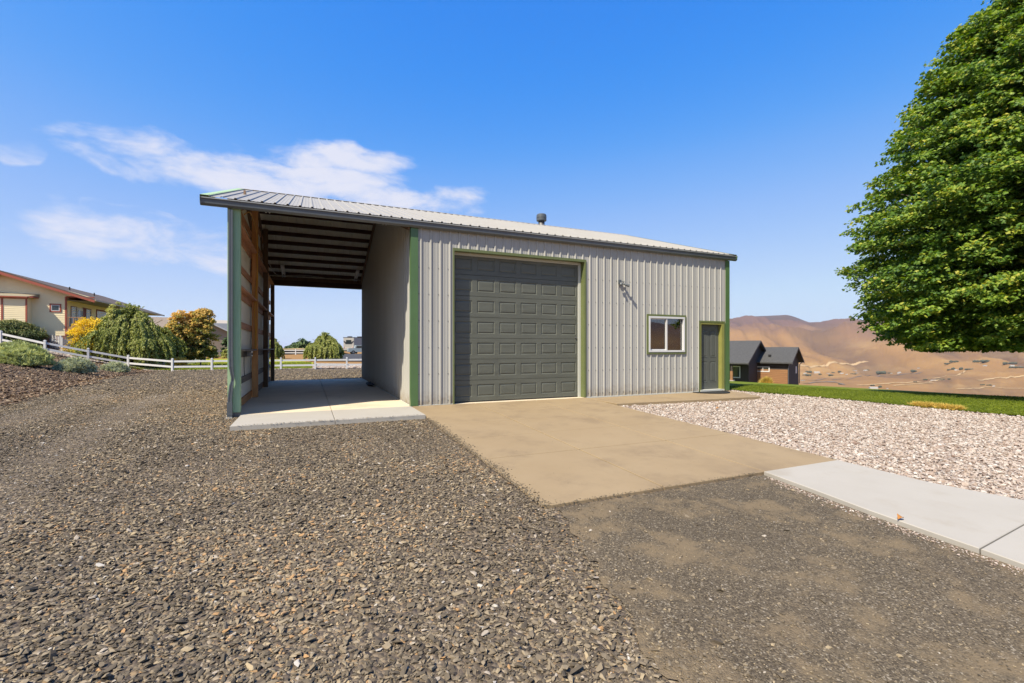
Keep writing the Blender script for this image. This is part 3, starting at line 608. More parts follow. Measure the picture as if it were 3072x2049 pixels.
slab(pth, [(2.80, -9.4), (2.55, -11.5), (2.5, -14), (6.6, -14), (6.0, -11.5), (5.25, -9.4), (4.935, -8.43), (2.884, -8.612)][::-1], zp, m_white, .16)

# ------------------------------------------------------------------ the metal shop building
LX, RX, DY = -3.572, 9.906, 10.46
RZ, RY = 6.02, 5.23; EZ = 4.235; EY = -.07; SL = (RZ - EZ) / (RY - EY)
shop = thing('shop_building', 'pale corrugated metal shop building with green trim and an open bay on its left', 'building', (3.1, 5.2, 0))
PER = .2286
def rib_profile(s0, s1, ph=.215, hmaj=.024, hmin=.004, fine=True):
    pts = []
    base = [(-.029, 0), (-.013, hmaj), (.013, hmaj), (.029, 0)]
    if fine: base += [(.068, 0), (.074, hmin), (.084, hmin), (.090, 0), (.139, 0), (.145, hmin), (.155, hmin), (.161, 0)]
    k0 = math.floor((s0 - ph) / PER) - 1; k1 = math.ceil((s1 - ph) / PER) + 1
    for k in range(k0, k1 + 1):
        for a, h in base: pts.append((ph + k * PER + a, h))
    out = []
    def hat(s):
        for (a, ha), (b, hb) in zip(pts, pts[1:]):
            if a <= s <= b: return ha + (hb - ha) * (s - a) / (b - a) if b > a else ha
        return 0
    out.append((s0, hat(s0))); out += [p for p in pts if s0 < p[0] < s1]; out.append((s1, hat(s1)))
    return out
def sheet(name, f, s0, s1, za, zb, m, parent, ph=.215, label=None, off=0.0, fine=True, hmaj=.024, flip=False):
    """f(s, h, t) -> world; t in (za, zb)"""
    pr = rib_profile(s0, s1, ph, hmaj=hmaj, fine=fine); mb = MB(); n = len(pr); vs = []
    for t_ in (za, zb):
        for s, h in pr: vs.append(f(s, h + off, t_(s) if callable(t_) else t_))
    mb.add(vs, [((n + i, n + i + 1, i + 1, i) if flip else (i, i + 1, n + i + 1, n + i)) for i in range(n - 1)])
    return part(name, mb, m, parent, label=label)
def wall_run(s0, s1, f, za, zb, parent, ph=.215, openings=(), m=None, name='wall_panel', first=None):
    """panels of four ribs, cut round the openings (a, b, z0, z1)"""
    cuts = []; s = first if first is not None else s0
    edges = [s0]
    s = s0 + .914 - ((s0 - (ph + .10)) % .9144) if first is None else first
    while s < s1 - .05:
        if s > s0 + .05: edges.append(s)
        s += .9144
    edges.append(s1)
    for j, (a, b) in enumerate(zip(edges, edges[1:])):
        segs = [(a, b)]
        xs_ = sorted({a, b} | {v for o in openings for v in (o[0], o[1]) if a < v < b})
        for u0, u1 in zip(xs_, xs_[1:]):
            mid = (u0 + u1) / 2; op = [o for o in openings if o[0] <= mid <= o[1]]
            o_ = .0006 * (j % 2)
            if not op: sheet(name, f, u0, u1, za, zb, m, parent, ph, off=o_)
            else:
                o = op[0]
                if (o[2] - (za if not callable(za) else 0)) > .05: sheet(name, f, u0, u1, za, o[2], m, parent, ph, off=o_)
                sheet(name, f, u0, u1, o[3], zb, m, parent, ph, off=o_)
WIN = (6.75, 8.10, 1.20, 2.235); DOOR = (8.70, 9.72, 0.0, 2.10); GAR = (1.00, 4.60, 0.0, 3.62)
ff = lambda s, h, t: (s, -h, t)
wall_run(.02, RX - .02, ff, .012, EZ - .02, shop, openings=[GAR, WIN, DOOR], m=m_sheet)
fb_ = lambda s, h, t: (-h, s, t)
rz = lambda y: (EZ + SL * (y - EY) if y < RY else RZ - SL * (y - RY)) - .03
wall_run(.02, DY, fb_, .012, rz, shop, ph=.12, m=m_sheet, first=.95)
fl_ = lambda s, h, t: (LX - h - .002, s, t)
wall_run(.0, DY, fl_, .05, rz, shop, ph=.12, m=m_left, first=.95)
fr_ = lambda s, h, t: (RX + h, s, t)
wall_run(.0, DY, fr_, .012, rz, shop, ph=.12, m=m_sheet, first=.95)
fk_ = lambda s, h, t: (s, DY + h, t)
wall_run(.0, RX, fk_, .012, EZ - .1, shop, m=m_sheet)
mb = MB()
for k_ in range(44):
    for z_ in (.10, .72, 1.33, 1.95, 2.56, 3.17, 3.78):
        x_ = .215 + PER * k_ - .048
        if x_ > RX - .15 or any(o_[0] - .05 < x_ < o_[1] + .05 and o_[2] - .05 < z_ < o_[3] + .05 for o_ in (GAR, WIN, DOOR)): continue
        mb.lathe((0, 0, 0), [(.011, 0)], 6) if False else mb.prism([(x_ + .011 * math.cos(q_), z_ + .011 * math.sin(q_)) for q_ in np.linspace(0, 2 * PI, 7)[:-1]], -.008, -.0005)
part('screws', mb, m_gutter, shop, kind='stuff')
# inner lining of the closed shop, seen through the window
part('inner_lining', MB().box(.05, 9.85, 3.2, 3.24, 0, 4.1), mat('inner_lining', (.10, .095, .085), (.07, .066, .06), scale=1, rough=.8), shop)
# roof sheets
RXa, RXb = -4.0, 10.08
def roof_f(side):
    def f(s, h, t):
        # t = 0 eave .. 1 ridge
        nz_ = 1 / math.hypot(1, SL); ny = SL * nz_
        y = EY + (RY - EY) * t; z = EZ + (RZ - EZ) * t
        if side < 0: return (s, y - h * ny, z + h * nz_)
        return (s, 2 * RY - y + h * ny, z + h * nz_)
    return f
s = RXa; k = 0
while s < RXb - .05:
    e = min(s + .9144, RXb)
    for side in (-1, 1):
        sheet('roof_panel', roof_f(side), s, e, -.012, .992, m_roofsheet, shop, ph=.214, off=.0008 * (k % 2), flip=side > 0)
    s = e; k += 1
# ridge cap and rake trims
mb = MB(); cw = .16
for s0 in np.arange(RXa, RXb - .1, 3.05):
    s1 = min(s0 + 3.05, RXb); o = .002 * (int(s0 * 10) % 2)
    mb.add([(s0, RY - cw, RZ - SL * cw + .026 + o), (s1, RY - cw, RZ - SL * cw + .026 + o), (s1, RY, RZ + .032 + o), (s0, RY, RZ + .032 + o), (s1, RY + cw, RZ - SL * cw + .026 + o), (s0, RY + cw, RZ - SL * cw + .026 + o)], [(0, 1, 2, 3), (3, 2, 4, 5)])
part('ridge_cap', mb, m_roofsheet, shop)
for (x0, x1, lab) in ((RXa - .025, RXa + .13, None), (RXb - .13, RXb + .025, None)):
    for side in (-1, 1):
        mb = MB(); f = roof_f(side); xo = RXa - .025 if x0 < 0 else RXb + .025
        a, b = f(x0, .024, -.015), f(x0, .024, 1.0); c, d_ = f(x1, .024, 1.0), f(x1, .024, -.015)
        mb.add([a, b, c, d_], [(0, 1, 2, 3)])
        a, b = f(xo, .0238, -.015), f(xo, .0238, 1.0); c, d_ = (b[0], b[1], b[2] - .13), (a[0], a[1], a[2] - .13)
        mb.add([a, b, c, d_], [(0, 1, 2, 3)])
        part('rake_trim', mb, m_lgreen if x0 < 0 else m_green, shop)
# fascia board and gutter (front)
part('fascia_board', MB().box(RXa, RXb, -.022, .0, 4.07, EZ - .012) , m_gutter, shop)
gp = [(-.030, 4.205), (-.030, 4.055), (-.075, 4.050), (-.118, 4.085), (-.124, 4.150), (-.132, 4.178), (-.140, 4.180), (-.140, 4.190), (-.122, 4.190), (-.118, 4.150), (-.112, 4.092), (-.074, 4.060), (-.036, 4.064), (-.036, 4.205)]
mb = MB()
def ext(mb, prof, x0, x1):
    n = len(prof); mb.add([(x0, p[0], p[1]) for p in prof] + [(x1, p[0], p[1]) for p in prof], [(i, n + i, n + (i + 1) % n, (i + 1) % n) for i in range(n)])
ext(mb, gp, RXa - .03, RXb + .09)
for xe in (RXa - .03, RXb + .088):
    mb.prism([p for p in gp[:9]], xe, xe + .003, 'x')
part('gutter', mb, m_gutter, shop)
mb = MB(); ext(mb, [(2 * RY - p[0], p[1]) for p in gp], RXa, RXb); part('gutter', mb, m_gutter, shop)
part('fascia_board', MB().box(RXa, RXb, DY + .001, DY + .02, 4.07, EZ - .012), m_woodd, shop)
part('gutter_lip', MB().box(RXa - .03, RXb + .09, -.1435, -.1325, 4.178, 4.1955), mat('lip_highlight', (.42, .43, .42), rough=.4), shop)  # paler colour paints the highlight line along the gutter's lip
# corner trims
part('corner_trim', MB().box(-.004, .145, -.030, -.0215, .004, 4.05).box(-.026, -.004, -.030, .10, .004, 4.05), m_green, shop)
part('corner_trim', MB().box(RX - .135, RX + .03, -.030, -.0215, .0, 4.05).box(RX + .03, RX + .038, -.030, .12, .0, 4.05), m_green, shop)
part('corner_trim', MB().box(LX - .012, LX + .06, -.012, -.002, .03, 4.2).box(LX - .022, LX - .0125, -.012, .12, .03, 4.2), m_lgreen, shop)
part('base_flashing', MB().box(.15, 1.0, -.024, -.0005, .0, .012), m_seal, shop); part('base_flashing', MB().box(4.62, 8.66, -.024, -.0005, -.02, .012), m_seal, shop)
# bay framing on the left wall
post_me = None
bevel(part('post', MB().box(-3.515, -3.376, .0, .14, .05, EZ - .06), m_lgreen, shop, label='front post painted pale green'))
part('post_base', MB().box(-3.53, -3.39, .012, .13, -.04, .05), m_woodg, shop)
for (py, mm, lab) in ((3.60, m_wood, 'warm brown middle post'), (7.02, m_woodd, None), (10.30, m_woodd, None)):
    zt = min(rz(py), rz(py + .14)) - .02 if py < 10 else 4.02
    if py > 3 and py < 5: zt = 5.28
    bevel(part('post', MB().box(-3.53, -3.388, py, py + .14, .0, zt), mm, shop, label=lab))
def girt(z, y0, y1, m): part('girt', MB().box(-3.568, -3.532, y0, y1, z - .072, z + .072), m, shop)
def shelf(z, y0, y1, m): part('shelf_girt', MB().box(-3.531, -3.40, y0, y1, z - .019, z + .019), m, shop)
for j, (ya, yb) in enumerate(((.16, 3.59), (3.75, 7.01), (7.17, 10.29))):
    mm = (m_wood2, m_wood2, m_wood)[j]
    for z in (.585, 1.84, 3.12, 4.35, 4.95): 
        if z < rz(yb) - .2 or z < rz(ya) - .2: girt(z, ya if z < rz(ya) - .15 else ya + (z - rz(ya) + .2) / SL, yb if z < rz(yb) - .15 else yb - (z - rz(yb) + .2) / SL, m_woodg if z < .6 else mm)
    for z in (2.50, 3.78): girt(z, ya, yb, mm); shelf(z + .092, ya, yb + .0, mm)
    girt(1.18, ya, yb, m_woodg); shelf(1.272, ya, yb, m_woodg)
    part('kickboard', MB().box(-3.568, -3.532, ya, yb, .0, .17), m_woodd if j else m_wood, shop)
# knee braces and the truss webs above the bay
for (y0, z0, y1, z1) in ((3.66, 4.55, 2.2, 5.05), (3.66, 4.45, 5.1, 5.85), (.2, 4.05, 3.6, 5.2), (7.06, 4.35, 5.3, 5.85), (3.62, 3.1, 4.9, 5.6), (1.0, 4.4, 2.6, 3.85)):
    part('brace', MB().beam((-3.545, y0, z0), (-3.545, y1, z1), .045, .13, up=(0, 0, 1)), m_woodd if y0 > 3.63 else m_wood2, shop)
for xr in (-3.575, -.06):
    for sgn in (-1, 1):
        a = (xr, RY, RZ - .20); b = (xr, RY + sgn * (RY + .0), EZ - .03 - .12)
        part('rafter', MB().beam(a, b, .045, .18), m_woodd, shop)
# purlins
ny = SL / math.hypot(1, SL)
for i in range(9):
    for side in (-1, 1):
        yy = RY + side * (.28 + .575 * i); zz = RZ - SL * abs(yy - RY) - .012
        if abs(yy - RY) > RY - .12: continue
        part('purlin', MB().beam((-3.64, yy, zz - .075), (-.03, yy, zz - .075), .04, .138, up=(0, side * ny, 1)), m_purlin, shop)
part('header_beam', MB().box(-3.62, -.03, 10.33, 10.43, 3.86, 4.06), m_purlin, shop)
part('header_beam', MB().box(-3.37, -.03, .05, .12, 4.12, 4.20), m_purlin, shop)
part('header_trim', MB().box(-3.40, -.03, 10.44, 10.46, 3.845, 4.06), m_green, shop)
# strip under the bay wall sheets
part('base_flashing', MB().box(-.03, -.003, .1, DY, .0, .012), m_seal, shop)
# downspout with dented foot
dp = [(4.02, 0, 0), (3.0, 0, 0), (1.25, 0, 0), (.95, .008, 0), (.74, .035, .2), (.68, .030, .25), (.60, .012, .1), (.36, -.012, 0), (.30, -.015, 0), (.02, -.015, 0)]
mb = MB(); vs = []
for z, dx, pin in dp:
    hw = .037 - .012 * pin * 4; hd = .030
    cx_ = -3.532 + dx
    for i, (a, b) in enumerate(((-1, -1), (-.33, -1), (-.33, -.8), (.33, -.8), (.33, -1), (1, -1), (1, 1), (-1, 1))):
        vs.append((cx_ + a * hw, -.062 + b * hd + pin * .06 * (b < 0), z))
n = 8; mb.add(vs, [(k * n + j, k * n + (j + 1) % n, (k + 1) * n + (j + 1) % n, (k + 1) * n + j) for k in range(len(dp) - 1) for j in range(n)])
part('downspout', mb, m_gutter, shop)
part('downspout_cuff', MB().box(-3.592, -3.502, -.102, -.022, -.03, .27).box(-3.596, -3.498, -.106, -.018, .02, .05), m_gutter, shop)
part('splash_stub', MB().box(-3.61, -3.50, -.16, -.02, -.10, -.03), m_white, shop)

# garage door
gd = link('garage_door', MB().box(GAR[0] - .02, GAR[1] + .02, .235, .245, 0, 3.66).mesh('garage_door', m_door), shop)
DYp = .20; DH = 3.60; nr_ = 7; rh = DH / nr_
def door_section(z0, z1, x0, x1, cols, name, parent, yf=DYp, m=m_door, pad=.105, padz=.105, lab=None):
    mb = MB(); yb = yf + .035
    zs0, zs1 = z0 + .004, z1 - .004
    cw_ = (x1 - x0) / cols; vs = []
    xsn = [x0]; 
    pads = []
    for c in range(cols):
        a = x0 + c * cw_ + pad * .62; b = x0 + (c + 1) * cw_ - pad * .62; pads.append((a, b)); xsn += [a, b]
    xsn.append(x1); zsn = [zs0, zs0 + padz, zs1 - padz, zs1]
    for i in range(len(xsn) - 1):
        for j in range(3):
            if i % 2 == 1 and j == 1:
                a, b = xsn[i], xsn[i + 1]; c_, d_ = zsn[1], zsn[2]
                loops = [(0, 0), (.012, .012), (.026, .012), (.048, .002)]
                rings = []
                for ins, dep in loops:
                    rings.append([(a + ins, yf + dep, c_ + ins), (b - ins, yf + dep, c_ + ins), (b - ins, yf + dep, d_ - ins), (a + ins, yf + dep, d_ - ins)])
                vs_ = [p for r_ in rings for p in r_]
                fs_ = [(4 * k + e, 4 * k + (e + 1) % 4, 4 * k + 4 + (e + 1) % 4, 4 * k + 4 + e) for k in range(3) for e in range(4)] + [(12, 13, 14, 15)]
                mb.add(vs_, fs_)
            else:
                mb.add([(xsn[i], yf, zsn[j]), (xsn[i + 1], yf, zsn[j]), (xsn[i + 1], yf, zsn[j + 1]), (xsn[i], yf, zsn[j + 1])], [(0, 1, 2, 3)])
    for z in (zs0, zs1): mb.add([(x0, yf, z), (x1, yf, z), (x1, yb, z), (x0, yb, z)], [(0, 1, 2, 3)])
    return link(name, mb.mesh(name, m), parent, local=True, label=lab)
for r_ in range(nr_):
    o = door_section(r_ * rh + .02, (r_ + 1) * rh + .02, GAR[0] - .01, GAR[1] + .01 - .075, 6, 'door_section', gd)
    o.matrix_parent_inverse = Matrix.Identity(4)
link('bottom_seal', MB().box(GAR[0], GAR[1] - .07, .195, .235, .0, .02).mesh('seal', m_black), gd, local=True)
link('pull_handle', MB().box(4.44, 4.47, .17, .2, 1.58, 1.62).mesh('handle', m_steel), gd, local=True)
# trim and jambs round the door
part('door_trim', MB().box(GAR[0] - .03, GAR[0], -.028, -.002, .0, 3.68).box(GAR[1], GAR[1] + .055, -.028, -.002, .0, 3.68).box(GAR[0], GAR[1], -.028, -.002, 3.615, 3.68), m_green2, shop)
part('door_jamb', MB().box(GAR[1] + .0005, GAR[1] + .02, -.001, .22, .0, 3.66).box(GAR[0] - .02, GAR[0] - .0005, -.001, .22, .0, 3.66).box(GAR[0], GAR[1], -.001, .22, 3.622, 3.64), m_green2, shop)
part('weather_strip', MB().box(GAR[1] - .075, GAR[1] - .001, .165, .195, .0, 3.56).box(GAR[0], GAR[1] - .001, .165, .195, 3.56, 3.622), m_seal, shop)
# window
wn = part('window', MB().box(WIN[0] - .055, WIN[0], -.034, -.002, WIN[2] - .055, WIN[3] + .055).box(WIN[1], WIN[1] + .055, -.034, -.002, WIN[2] - .055, WIN[3] + .055)
          .box(WIN[0], WIN[1], -.034, -.002, WIN[3], WIN[3] + .055).box(WIN[0], WIN[1], -.034, -.002, WIN[2] - .055, WIN[2]), m_green2, shop)
def sub(name, mb, m, parent, **kw):
    o = link(name, mb.mesh(name, m), parent, local=True, **kw); o.matrix_parent_inverse = Matrix.Identity(4); return o
fw_ = .055
sub('window_frame', MB().box(WIN[0] + .002, WIN[0] + fw_, -.045, .05, WIN[2] + .002, WIN[3] - .002).box(WIN[1] - fw_, WIN[1] - .002, -.045, .05, WIN[2] + .002, WIN[3] - .002)
    .box(WIN[0] + fw_, WIN[1] - fw_, -.045, .05, WIN[3] - fw_, WIN[3] - .002).box(WIN[0] + fw_, WIN[1] - fw_, -.045, .05, WIN[2] + .002, WIN[2] + fw_), m_vinyl, wn)
mx_ = (WIN[0] + WIN[1]) / 2 - .01
sub('sash', MB().box(mx_ - .022, mx_ + .022, -.03, .03, WIN[2] + fw_, WIN[3] - fw_).box(WIN[0] + fw_, mx_ - .022, .0, .03, WIN[2] + fw_, WIN[2] + fw_ + .03).box(WIN[0] + fw_, mx_ - .022, .0, .03, WIN[3] - fw_ - .03, WIN[3] - fw_), m_vinyl, wn)
sub('pane', MB().box(WIN[0] + fw_, mx_ - .022, .006, .010, WIN[2] + fw_ + .03, WIN[3] - fw_ - .03), m_glass, wn)
sub('pane', MB().box(mx_ + .022, WIN[1] - fw_, .020, .024, WIN[2] + fw_, WIN[3] - fw_), m_glass, wn)
m_stud = mat('stud_pine', (.55, .37, .14), (.45, .29, .10), scale=2, rough=.7, stretch=(6, 6, .6))
sub('jamb_stud', MB().box(WIN[1] - fw_ + .0, WIN[1] + .01, .052, .20, WIN[2] - .1, WIN[3] + .1), m_stud, wn)
sub('insect_screen', MB().add([(WIN[0] + fw_, .034, WIN[2] + fw_), (mx_, .034, WIN[2] + fw_), (mx_, .034, WIN[3] - fw_), (WIN[0] + fw_, .034, WIN[3] - fw_)], [(0, 1, 2, 3)]), mat('insect_screen', (.13, .13, .135), rough=.8), wn)
# man door
md = part('man_door', MB().box(DOOR[0] + .07, DOOR[1] - .11, .105, .145, .05, 2.04), m_mdoor, shop)
x0, x1 = DOOR[0] + .07, DOOR[1] - .11; cxm = (x0 + x1) / 2
def panel_relief(a, b, c_, d_, yf):
    mb = MB(); rings = []
    for ins, dep in ((0, -.001), (.012, .008), (.03, .008), (.045, -.002)):
        rings += [(a + ins, yf + dep, c_ + ins), (b - ins, yf + dep, c_ + ins), (b - ins, yf + dep, d_ - ins), (a + ins, yf + dep, d_ - ins)]
    mb.add(rings, [(4 * k + e, 4 * k + (e + 1) % 4, 4 * k + 4 + (e + 1) % 4, 4 * k + 4 + e) for k in range(3) for e in range(4)] + [(12, 13, 14, 15)]); return mb
# face skin with openings for the raised panels
mb = MB(); xe = [x0, x0 + .12, cxm - .06, cxm + .06, x1 - .12, x1]; ze = [.05, .27, .92, 1.02, 1.62, 1.70, 1.90, 2.04]
ze = [.05, .28, .90, 1.04, 1.86, 2.04]
for i in range(5):
    for j in range(5):
        if i in (1, 3) and j in (1, 3): continue
        mb.add([(xe[i], .1035, ze[j]), (xe[i + 1], .1035, ze[j]), (xe[i + 1], .1035, ze[j + 1]), (xe[i], .1035, ze[j + 1])], [(0, 1, 2, 3)])
sub('door_skin', mb, m_mdoor, md)
for i in (1, 3):
    for j in (1, 3): 
        a, b, c_, d_ = xe[i], xe[i + 1], ze[j], ze[j + 1]
        mb = panel_relief(a, b, c_, d_, .096); 
        sub('door_panel', mb, m_mdoor, md)
sub('door_knob', MB().lathe((x0 + .06, .06, .98), [(.0, -.028), (.022, -.02), (.028, 0), (.022, .02), (.0, .028)], 12).box(x0 + .052, x0 + .068, .06, .104, .972, .988), m_steel, md)
sub('deadbolt', MB().box(x0 + .04, x0 + .08, .085, .104, 1.10, 1.14), m_steel, md)
part('door_trim', MB().box(DOOR[0] - .03, DOOR[0] + .02, -.03, -.002, .0, DOOR[3] + .05).box(DOOR[1] - .02, DOOR[1] + .03, -.03, -.002, .0, DOOR[3] + .05).box(DOOR[0] + .02, DOOR[1] - .02, -.03, -.002, DOOR[3], DOOR[3] + .05), m_green2, shop)
m_yg = mat('yellow_green_jamb', (.34, .33, .09), (.28, .28, .07), scale=3, rough=.5)
part('door_jamb', MB().box(DOOR[0] + .021, DOOR[0] + .068, -.02, .15, .02, DOOR[3] - .002).box(DOOR[1] - .105, DOOR[1] - .021, -.02, .15, .02, DOOR[3] - .002).box(DOOR[0] + .068, DOOR[1] - .105, -.02, .15, 2.045, DOOR[3] - .002), m_yg, shop)
part('threshold', MB().box(DOOR[0] + .021, DOOR[1] - .021, -.05, .15, -.02, .045), m_seal, shop)
# roof vent
vn = part('roof_vent', MB().lathe((6.39, 5.9, 5.6), [(.13, 0), (.13, .78)], 20), m_steel, shop, smooth=True)
sub('vent_cap', MB().lathe((6.39, 5.9, 6.37), [(.13, 0), (.20, .03), (.205, .10), (.19, .12), (.205, .14), (.20, .25), (.17, .29), (.02, .31)], 24), m_gutter, vn)
sub('storm_collar', MB().lathe((6.39, 5.9, 6.05), [(.20, 0), (.135, .05)], 20), m_steel, vn)

# ------------------------------------------------------------------ things on and in the building
fl = thing('wall_floodlight', 'small twin floodlight on the metal wall between garage door and window', 'light fixture', (5.74, -.02, 3.15))
part('mount_box', MB().box(5.69, 5.77, -.075, -.019, 3.10, 3.20), m_gutter, fl)
part('lamp_head', MB().lathe((5.72, -.12, 3.05), [(.015, .08), (.025, .07), (.042, .025), (.046, 0), (.04, -.005)], 14), m_gutter, fl, smooth=True)
part('lamp_head', MB().tube([(5.80, -.07, 3.11), (5.87, -.13, 3.07), (5.95, -.19, 3.03)], [.018, .034, .042], 14), m_gutter, fl)
part('sensor', MB().tube([(5.78, -.07, 3.16), (5.84, -.11, 3.15)], [.015, .024], 10), m_gutter, fl)
mt = thing('door_mat', 'dark half round door mat on the walk at the grey man door', 'doormat', (8.98, -.3, -.02))
pm = [(9.60, -.05)] + [(9.0 + .60 * math.cos(a), -.05 - .62 * math.sin(a)) for a in np.linspace(0.08, PI - .08, 18)] + [(8.40, -.05)]
part('mat_pad', MB().prism(pm, -.019, -.004, 'z'), m_black, mt)
part('mat_rim', MB().tube([(p[0], p[1], -.004) for p in pm], .010, 6), m_black, mt)
db = thing('dark_bundle', 'small dark bundle lying on the bay floor against the corrugated wall', 'bundle', (-.16, 6.6, 0))
mb = MB()
bm = bmesh.new(); bmesh.ops.create_icosphere(bm, subdivisions=3, radius=1)
for v in bm.verts:
    n_ = .16 * math.sin(v.co.x * 7) * math.cos(v.co.y * 5 + 1)
    v.co = Vector((-.16 + v.co.x * (.11 + .03 * n_), 6.4 + v.co.y * .75, max(.004, .055 + v.co.z * (.055 + .25 * n_ * .3) * (1 if abs(v.co.y) < .55 else .55))))
me = bpy.data.meshes.new('cloth'); bm.to_mesh(me); bm.free(); me.materials.append(mat('dark_cloth', (.035, .03, .04), (.02, .018, .025), scale=20, rough=.9)); me.shade_smooth()
link('cloth', me, db); part('strap', MB().tube([(-.26, 6.0, .03), (-.2, 6.2, .12), (-.12, 6.45, .13), (-.08, 6.7, .06)], .012, 6), m_black, db)
for i, (x_, y_, lab) in enumerate(((-3.05, 9.75, 'twin tube shop light at the back of the bay on the timber frame side'), (-.30, 9.75, 'twin tube shop light at the back of the bay beside the corrugated wall'),
                                  (-3.08, 2.0, 'twin tube shop light peeking below the gutter above the timber framed side'), (-.22, 2.0, 'twin tube shop light peeking below the gutter beside the corrugated wall'))):
    sgn = 1 if y_ > 5 else -1
    zc = RZ - SL * abs(y_ - RY) - .20
    t_ = thing('shop_light', lab, 'light fixture', (x_, y_, zc), 0, 'shop lights under the bay roof')
    dz = -SL * sgn * .6 * .55; y0_, y1_ = y_ - .6, y_ + .6; z0_, z1_ = zc - dz, zc + dz
    if i > 1: z0_ = z1_ = 4.62; z1_ += .10
    part('housing', MB().beam((x_, y0_, z0_ + .05), (x_, y1_, z1_ + .05), .13, .05), m_vinyl, t_)
    for dx in (-.04, .04): part('tube', MB().tube([(x_ + dx, y0_, z0_ + .01), (x_ + dx, y1_, z1_ + .01)], .019, 8), m_bulb, t_)
cord = MB()
pts = [(-3.375, .6, 4.12), (-3.36, 1.5, 4.40), (-3.37, 2.5, 4.42), (-3.38, 3.3, 4.30), (-3.40, 3.57, 4.0), (-3.40, 3.58, 3.4), (-3.43, 3.585, 2.9), (-3.46, 3.585, 2.3), (-3.44, 3.585, 1.8), (-3.445, 3.585, 1.3)]
def spline(pts, k=8):
    out = []; P_ = [Vector(p) for p in pts]; P_ = [P_[0]] + P_ + [P_[-1]]
    for i in range(1, len(P_) - 2):
        for j in range(k):
            t = j / k; a, b, c_, d_ = P_[i - 1], P_[i], P_[i + 1], P_[i + 2]
            out.append(.5 * ((2 * b) + (c_ - a) * t + (2 * a - 5 * b + 4 * c_ - d_) * t * t + (3 * b - a - 3 * c_ + d_) * t ** 3))
    return out + [P_[-2]]
cord.tube(spline(pts), .012, 6)
cord.tube(spline([(-3.41, 3.575, 3.9), (-3.395, 3.575, 3.2), (-3.42, 3.575, 2.75), (-3.40, 3.575, 2.2), (-3.43, 3.575, 1.6), (-3.43, 3.575, 1.35)]), .012, 6)
tag(part('extension_cord', cord, m_yellowcord), 'yellow extension cord looped down the warm brown post of the open bay', 'cord')
tag(part('lamp_cable', MB().tube(spline([(-3.36, 6.9, 4.2), (-3.3, 8.8, 4.12), (-3.08, 9.7, 4.16), (-2.2, 9.75, 4.22), (-1.2, 9.75, 4.14), (-.35, 9.75, 4.18)]), .008, 6), m_whitecord), 'thin pale cable sagging between the two rear shop lights', 'cable')
ob = thing('outlet_box', 'small metal power outlet box under the low timber shelf of the bay', 'power outlet', (-3.45, 2.3, 1.2))
part('box', MB().box(-3.50, -3.40, 2.2, 2.5, 1.12, 1.25), m_steel, ob); part('outlet_plug', MB().box(-3.40, -3.385, 2.3, 2.36, 1.15, 1.2), m_black, ob); part('plug_cord', MB().tube(spline([(-3.42, 1.0, 1.25), (-3.43, 1.05, .95), (-3.41, .95, .75), (-3.42, 1.1, .72)]), .008, 6), m_black, ob)
for (x_, y_, z_, s_, lab) in ((2.95, -8.02, -.30, .05, 'curled orange dead leaf at the edge of the white path'), (7.2, -1.75, -.12, .06, 'orange dead leaf against the edge of the front walk'), (6.6, -2.6, -.11, .06, 'brown dead leaf lying out on the white rock bed')):
    mb = MB(); mb.add([(x_ - s_, y_, z_ + .02), (x_, y_ - s_ * .5, z_ + .045), (x_ + s_, y_, z_ + .02), (x_, y_ + s_ * .6, z_ + .06), (x_, y_, z_ + .03)], [(0, 1, 4), (1, 2, 4), (2, 3, 4), (3, 0, 4)])
    tag(part('dead_leaf', mb, mat('dead_leaf_brown', (.50, .22, .05), rough=.7)), lab, 'leaf', 'dead leaves')

# ------------------------------------------------------------------ foliage templates
def tmpl(key, meshes): src_collection(key, meshes)
def leafmesh(name, m, outline, fold=.18, droop=.15):
    """flat outline (x along the leaf) fanned from its middle, folded and curled"""
    vs = [(.45, 0, 0)] + [(x, y, -abs(y) * fold - droop * x * x) for x, y in outline]
    vs[0] = (.45, 0, .02); n = len(outline)
    me = bpy.data.meshes.new(name); me.from_pydata(vs, [], [(0, 1 + i, 1 + (i + 1) % n) for i in range(n)]); me.materials.append(m); me.update(); return me
maple_o = [(0, 0), (.12, .30), (.38, .22), (.48, .52), (.66, .26), (1.0, 0), (.66, -.26), (.48, -.52), (.38, -.22), (.12, -.30)]
oval_o = [(0, 0), (.3, .20), (.7, .17), (1, 0), (.7, -.17), (.3, -.20)]
long_o = [(0, 0), (.3, .10), (.7, .08), (1, 0), (.7, -.08), (.3, -.10)]
def leaf_pal(name, stops, trans=.32, rough=.55): return tint_mat(name, stops, rough=rough, trans=trans, spec=.35)
lm_maple = leaf_pal('maple_leaf', [(0, (.035, .085, .014)), (.4, (.085, .165, .020)), (.8, (.215, .30, .03)), (1, (.38, .36, .05))])
lm_weep = leaf_pal('weeping_leaf', [(0, (.09, .12, .024)), (.5, (.24, .265, .055)), (1, (.46, .44, .14))])
lm_yel = leaf_pal('golden_leaf', [(0, (.50, .34, .01)), (1, (.85, .62, .03))])
lm_org = leaf_pal('orange_leaf', [(0, (.07, .09, .018)), (.42, (.19, .20, .035)), (.70, (.38, .29, .06)), (1, (.66, .42, .11))])
lm_dark = leaf_pal('dark_evergreen', [(0, (.03, .05, .015)), (.6, (.08, .115, .025)), (1, (.24, .22, .06))], trans=.2)
lm_sage = leaf_pal('sage_sprig', [(0, (.22, .24, .14)), (.5, (.40, .43, .27)), (1, (.58, .58, .36))], trans=.2, rough=.8)
lm_lime = leaf_pal('lime_sprig', [(0, (.17, .20, .08)), (.5, (.36, .40, .16)), (1, (.62, .62, .24))], trans=.2, rough=.8)
